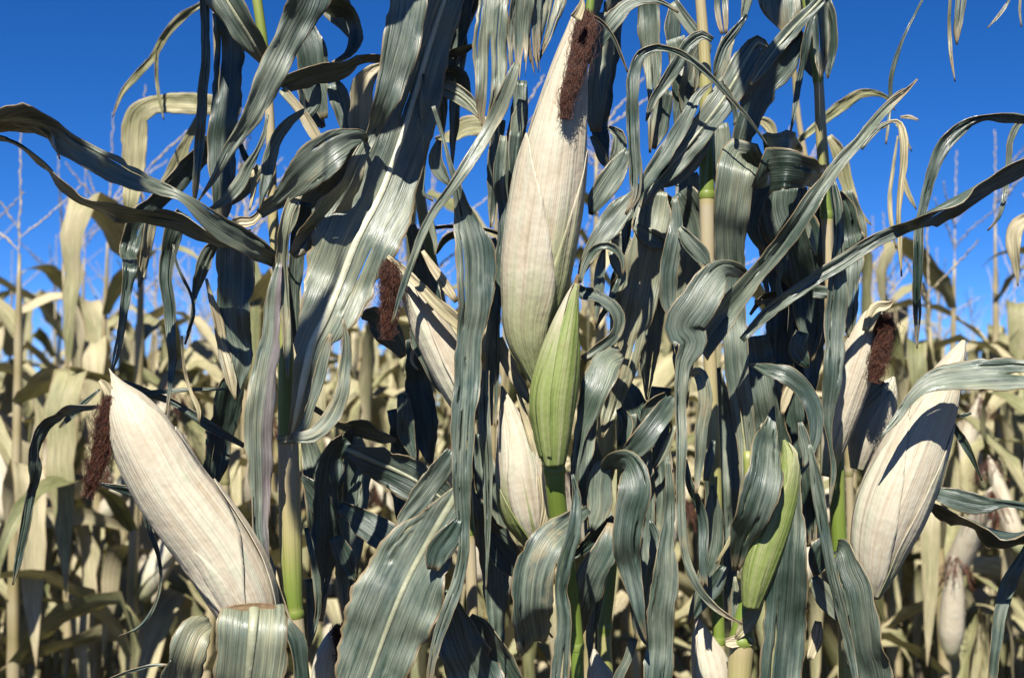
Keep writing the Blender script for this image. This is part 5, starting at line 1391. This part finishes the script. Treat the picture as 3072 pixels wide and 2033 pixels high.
def place_parts(k, loc, rz, sc, label, group):
    r = thing('field_corn_plant', label, 'corn plant', loc, group)
    r.rotation_euler = (random.gauss(0, 0.03), random.gauss(0, 0.03), rz)
    r.scale = (sc, sc, sc)
    objs = []
    for (nm, me, mat, props, par) in PROTO[k]:
        o = bpy.data.objects.new(nm, me)
        if len(me.materials) == 0:
            me.materials.append(mat)
        COL.objects.link(o)
        for a, v in props.items():
            o[a] = v
        o.parent = r if par is None else objs[par]
        objs.append(o)
    return r


def merged_mesh(k):
    """one dry corn plant as a single mesh, for plants too far off to show parts"""
    me = bpy.data.meshes.new('distant_corn_plant')
    V, F, MI, UM, UN, nb = [], [], [], [], [], 0
    mats = [M_DSTALK, M_DRY, M_HUSK, M_SILK, M_TASSEL]
    for m in mats:
        me.materials.append(m)
    for (nm, src, mat, props, par) in PROTO[k]:
        n = len(src.vertices)
        co = np.zeros(n * 3, np.float32)
        src.vertices.foreach_get('co', co)
        V.append(co.reshape(-1, 3))
        idx = np.zeros(len(src.loops), np.int32)
        src.loops.foreach_get('vertex_index', idx)
        for nm_, acc in (('metres', UM), ('unit', UN)):
            if nm_ in src.uv_layers:
                u = np.zeros(len(src.loops) * 2, np.float32)
                src.uv_layers[nm_].data.foreach_get('uv', u)
                acc.append(u.reshape(-1, 2))
            else:
                acc.append(np.zeros((len(src.loops), 2), np.float32))
        for p in src.polygons:
            F.append(tuple(int(i) + nb for i in p.vertices))
            MI.append(mats.index(mat))
        nb += n
    me.from_pydata(np.concatenate(V).tolist(), [], F)
    for nm_, acc in (('metres', UM), ('unit', UN)):
        me.uv_layers.new(name=nm_).data.foreach_set('uv', np.concatenate(acc).ravel())
    me.polygons.foreach_set('material_index', np.array(MI, np.int32))
    me.polygons.foreach_set('use_smooth', np.ones(len(F), bool))
    me.update()
    return me


MERGED = [merged_mesh(k) for k in range(NPROTO)]
G1 = 'dry corn plants in the field behind the front row'
fr_ = np.random.default_rng(99)


def half_view(y):
    return 0.36 * y * 1.04 + 0.25


# nearest rows, plant by plant with their parts
near_spots = []
for y in (2.95, 3.6, 4.25, 4.95):
    x = -half_view(y) + fr_.uniform(0, 0.1)
    while x < half_view(y):
        near_spots.append((x + fr_.normal(0, 0.02), y + fr_.normal(0, 0.06)))
        x += fr_.uniform(0.12, 0.19)
for (x, y) in near_spots:
    k = int(fr_.integers(NPROTO))
    place_parts(k, (x, y, 0), fr_.uniform(0, 6.28), fr_.uniform(0.92, 1.06), 'blurred dry corn plant in the rows close behind the front plants', G1)
# rows further back, one mesh each
G2 = 'distant dry corn plants further back in the field'
for y in (5.7, 6.5, 7.3, 8.1, 8.9):
    x = -half_view(y) + fr_.uniform(0, 0.1)
    while x < half_view(y):
        k = int(fr_.integers(NPROTO))
        o = bpy.data.objects.new('distant_corn_plant', MERGED[k])
        COL.objects.link(o)
        o.location = (x + fr_.normal(0, 0.03), y + fr_.normal(0, 0.08), 0)
        o.rotation_euler = (fr_.normal(0, 0.03), fr_.normal(0, 0.03), fr_.uniform(0, 6.28))
        s = fr_.uniform(0.92, 1.07)
        o.scale = (s, s, s)
        o['label'] = 'small distant dry corn plant far back in the field'
        o['category'] = 'corn plant'
        o['group'] = G2
        o['tone'] = float(fr_.uniform(0.45, 0.7))
        o['green'] = 0.2
        x += fr_.uniform(0.17, 0.27)


# beyond that the field reads as one mass
def far_mass():
    V, F, MI, UM, UN, nb = [], [], [], [], [], 0
    me = bpy.data.meshes.new('far_corn_rows')
    mats = [M_DSTALK, M_DRY, M_HUSK, M_SILK, M_TASSEL]
    for m in mats:
        me.materials.append(m)
    cache = []
    for k in range(4):
        src = MERGED[k]
        co = np.zeros(len(src.vertices) * 3, np.float32)
        src.vertices.foreach_get('co', co)
        idx = np.zeros(len(src.loops), np.int32)
        src.loops.foreach_get('vertex_index', idx)
        ls = np.zeros(len(src.polygons), np.int32)
        lt = np.zeros(len(src.polygons), np.int32)
        mi = np.zeros(len(src.polygons), np.int32)
        src.polygons.foreach_get('loop_start', ls)
        src.polygons.foreach_get('loop_total', lt)
        src.polygons.foreach_get('material_index', mi)
        um = np.zeros(len(src.loops) * 2, np.float32)
        un = np.zeros(len(src.loops) * 2, np.float32)
        src.uv_layers['metres'].data.foreach_get('uv', um)
        src.uv_layers['unit'].data.foreach_get('uv', un)
        keep = (mi != 3)
        lm = np.repeat(keep, lt)
        cache.append((co.reshape(-1, 3), idx[lm], lt[keep], mi[keep], um.reshape(-1, 2)[lm], un.reshape(-1, 2)[lm]))
    LI, LT = [], []
    for y in (3.6, 4.25, 4.95, 5.7, 6.5, 7.3, 8.1, 8.9, 10, 11, 12.2, 13.6, 15.2, 17, 19.5, 22.5, 26):
        lim = half_view(y) + (1.9 if y < 9.5 else 1.0)
        x = -lim
        while x < lim:
            if y < 9.5 and abs(x) < half_view(y) + 0.1:      # the rows in view stand plant by plant
                x = half_view(y) + 0.15
                continue
            co, idx, lt, mi, um, un = cache[int(fr_.integers(4))]
            a = fr_.uniform(0, 6.28)
            s = fr_.uniform(0.92, 1.08)
            R = np.array([[math.cos(a), -math.sin(a), 0], [math.sin(a), math.cos(a), 0], [0, 0, 1]]) * s
            V.append(co @ R.T + np.array([x, y + fr_.normal(0, 0.15), 0]))
            LI.append(idx + nb)
            LT.append(lt)
            MI.append(mi)
            UM.append(um)
            UN.append(un)
            nb += len(co)
            x += fr_.uniform(0.26, 0.42) * (1 + (y - 10) * 0.03)
    V = np.concatenate(V).astype(np.float32)
    LI = np.concatenate(LI).astype(np.int32)
    LT = np.concatenate(LT).astype(np.int32)
    me.vertices.add(len(V))
    me.vertices.foreach_set('co', V.ravel())
    me.loops.add(len(LI))
    me.loops.foreach_set('vertex_index', LI)
    me.polygons.add(len(LT))
    me.polygons.foreach_set('loop_start', np.concatenate([[0], np.cumsum(LT)[:-1]]).astype(np.int32))
    me.polygons.foreach_set('material_index', np.concatenate(MI).astype(np.int32))
    me.polygons.foreach_set('use_smooth', np.ones(len(LT), bool))
    me.uv_layers.new(name='metres').data.foreach_set('uv', np.concatenate(UM).ravel())
    me.uv_layers.new(name='unit').data.foreach_set('uv', np.concatenate(UN).ravel())
    me.update(calc_edges=True)
    me.validate()
    o = add_obj('far_corn_rows', me, None, tone=0.58, green=0.2)
    o['kind'] = 'stuff'
    o['label'] = 'mass of dry corn rows fading together towards the horizon'
    print('far mass tris', len(LT) * 2)


far_mass()
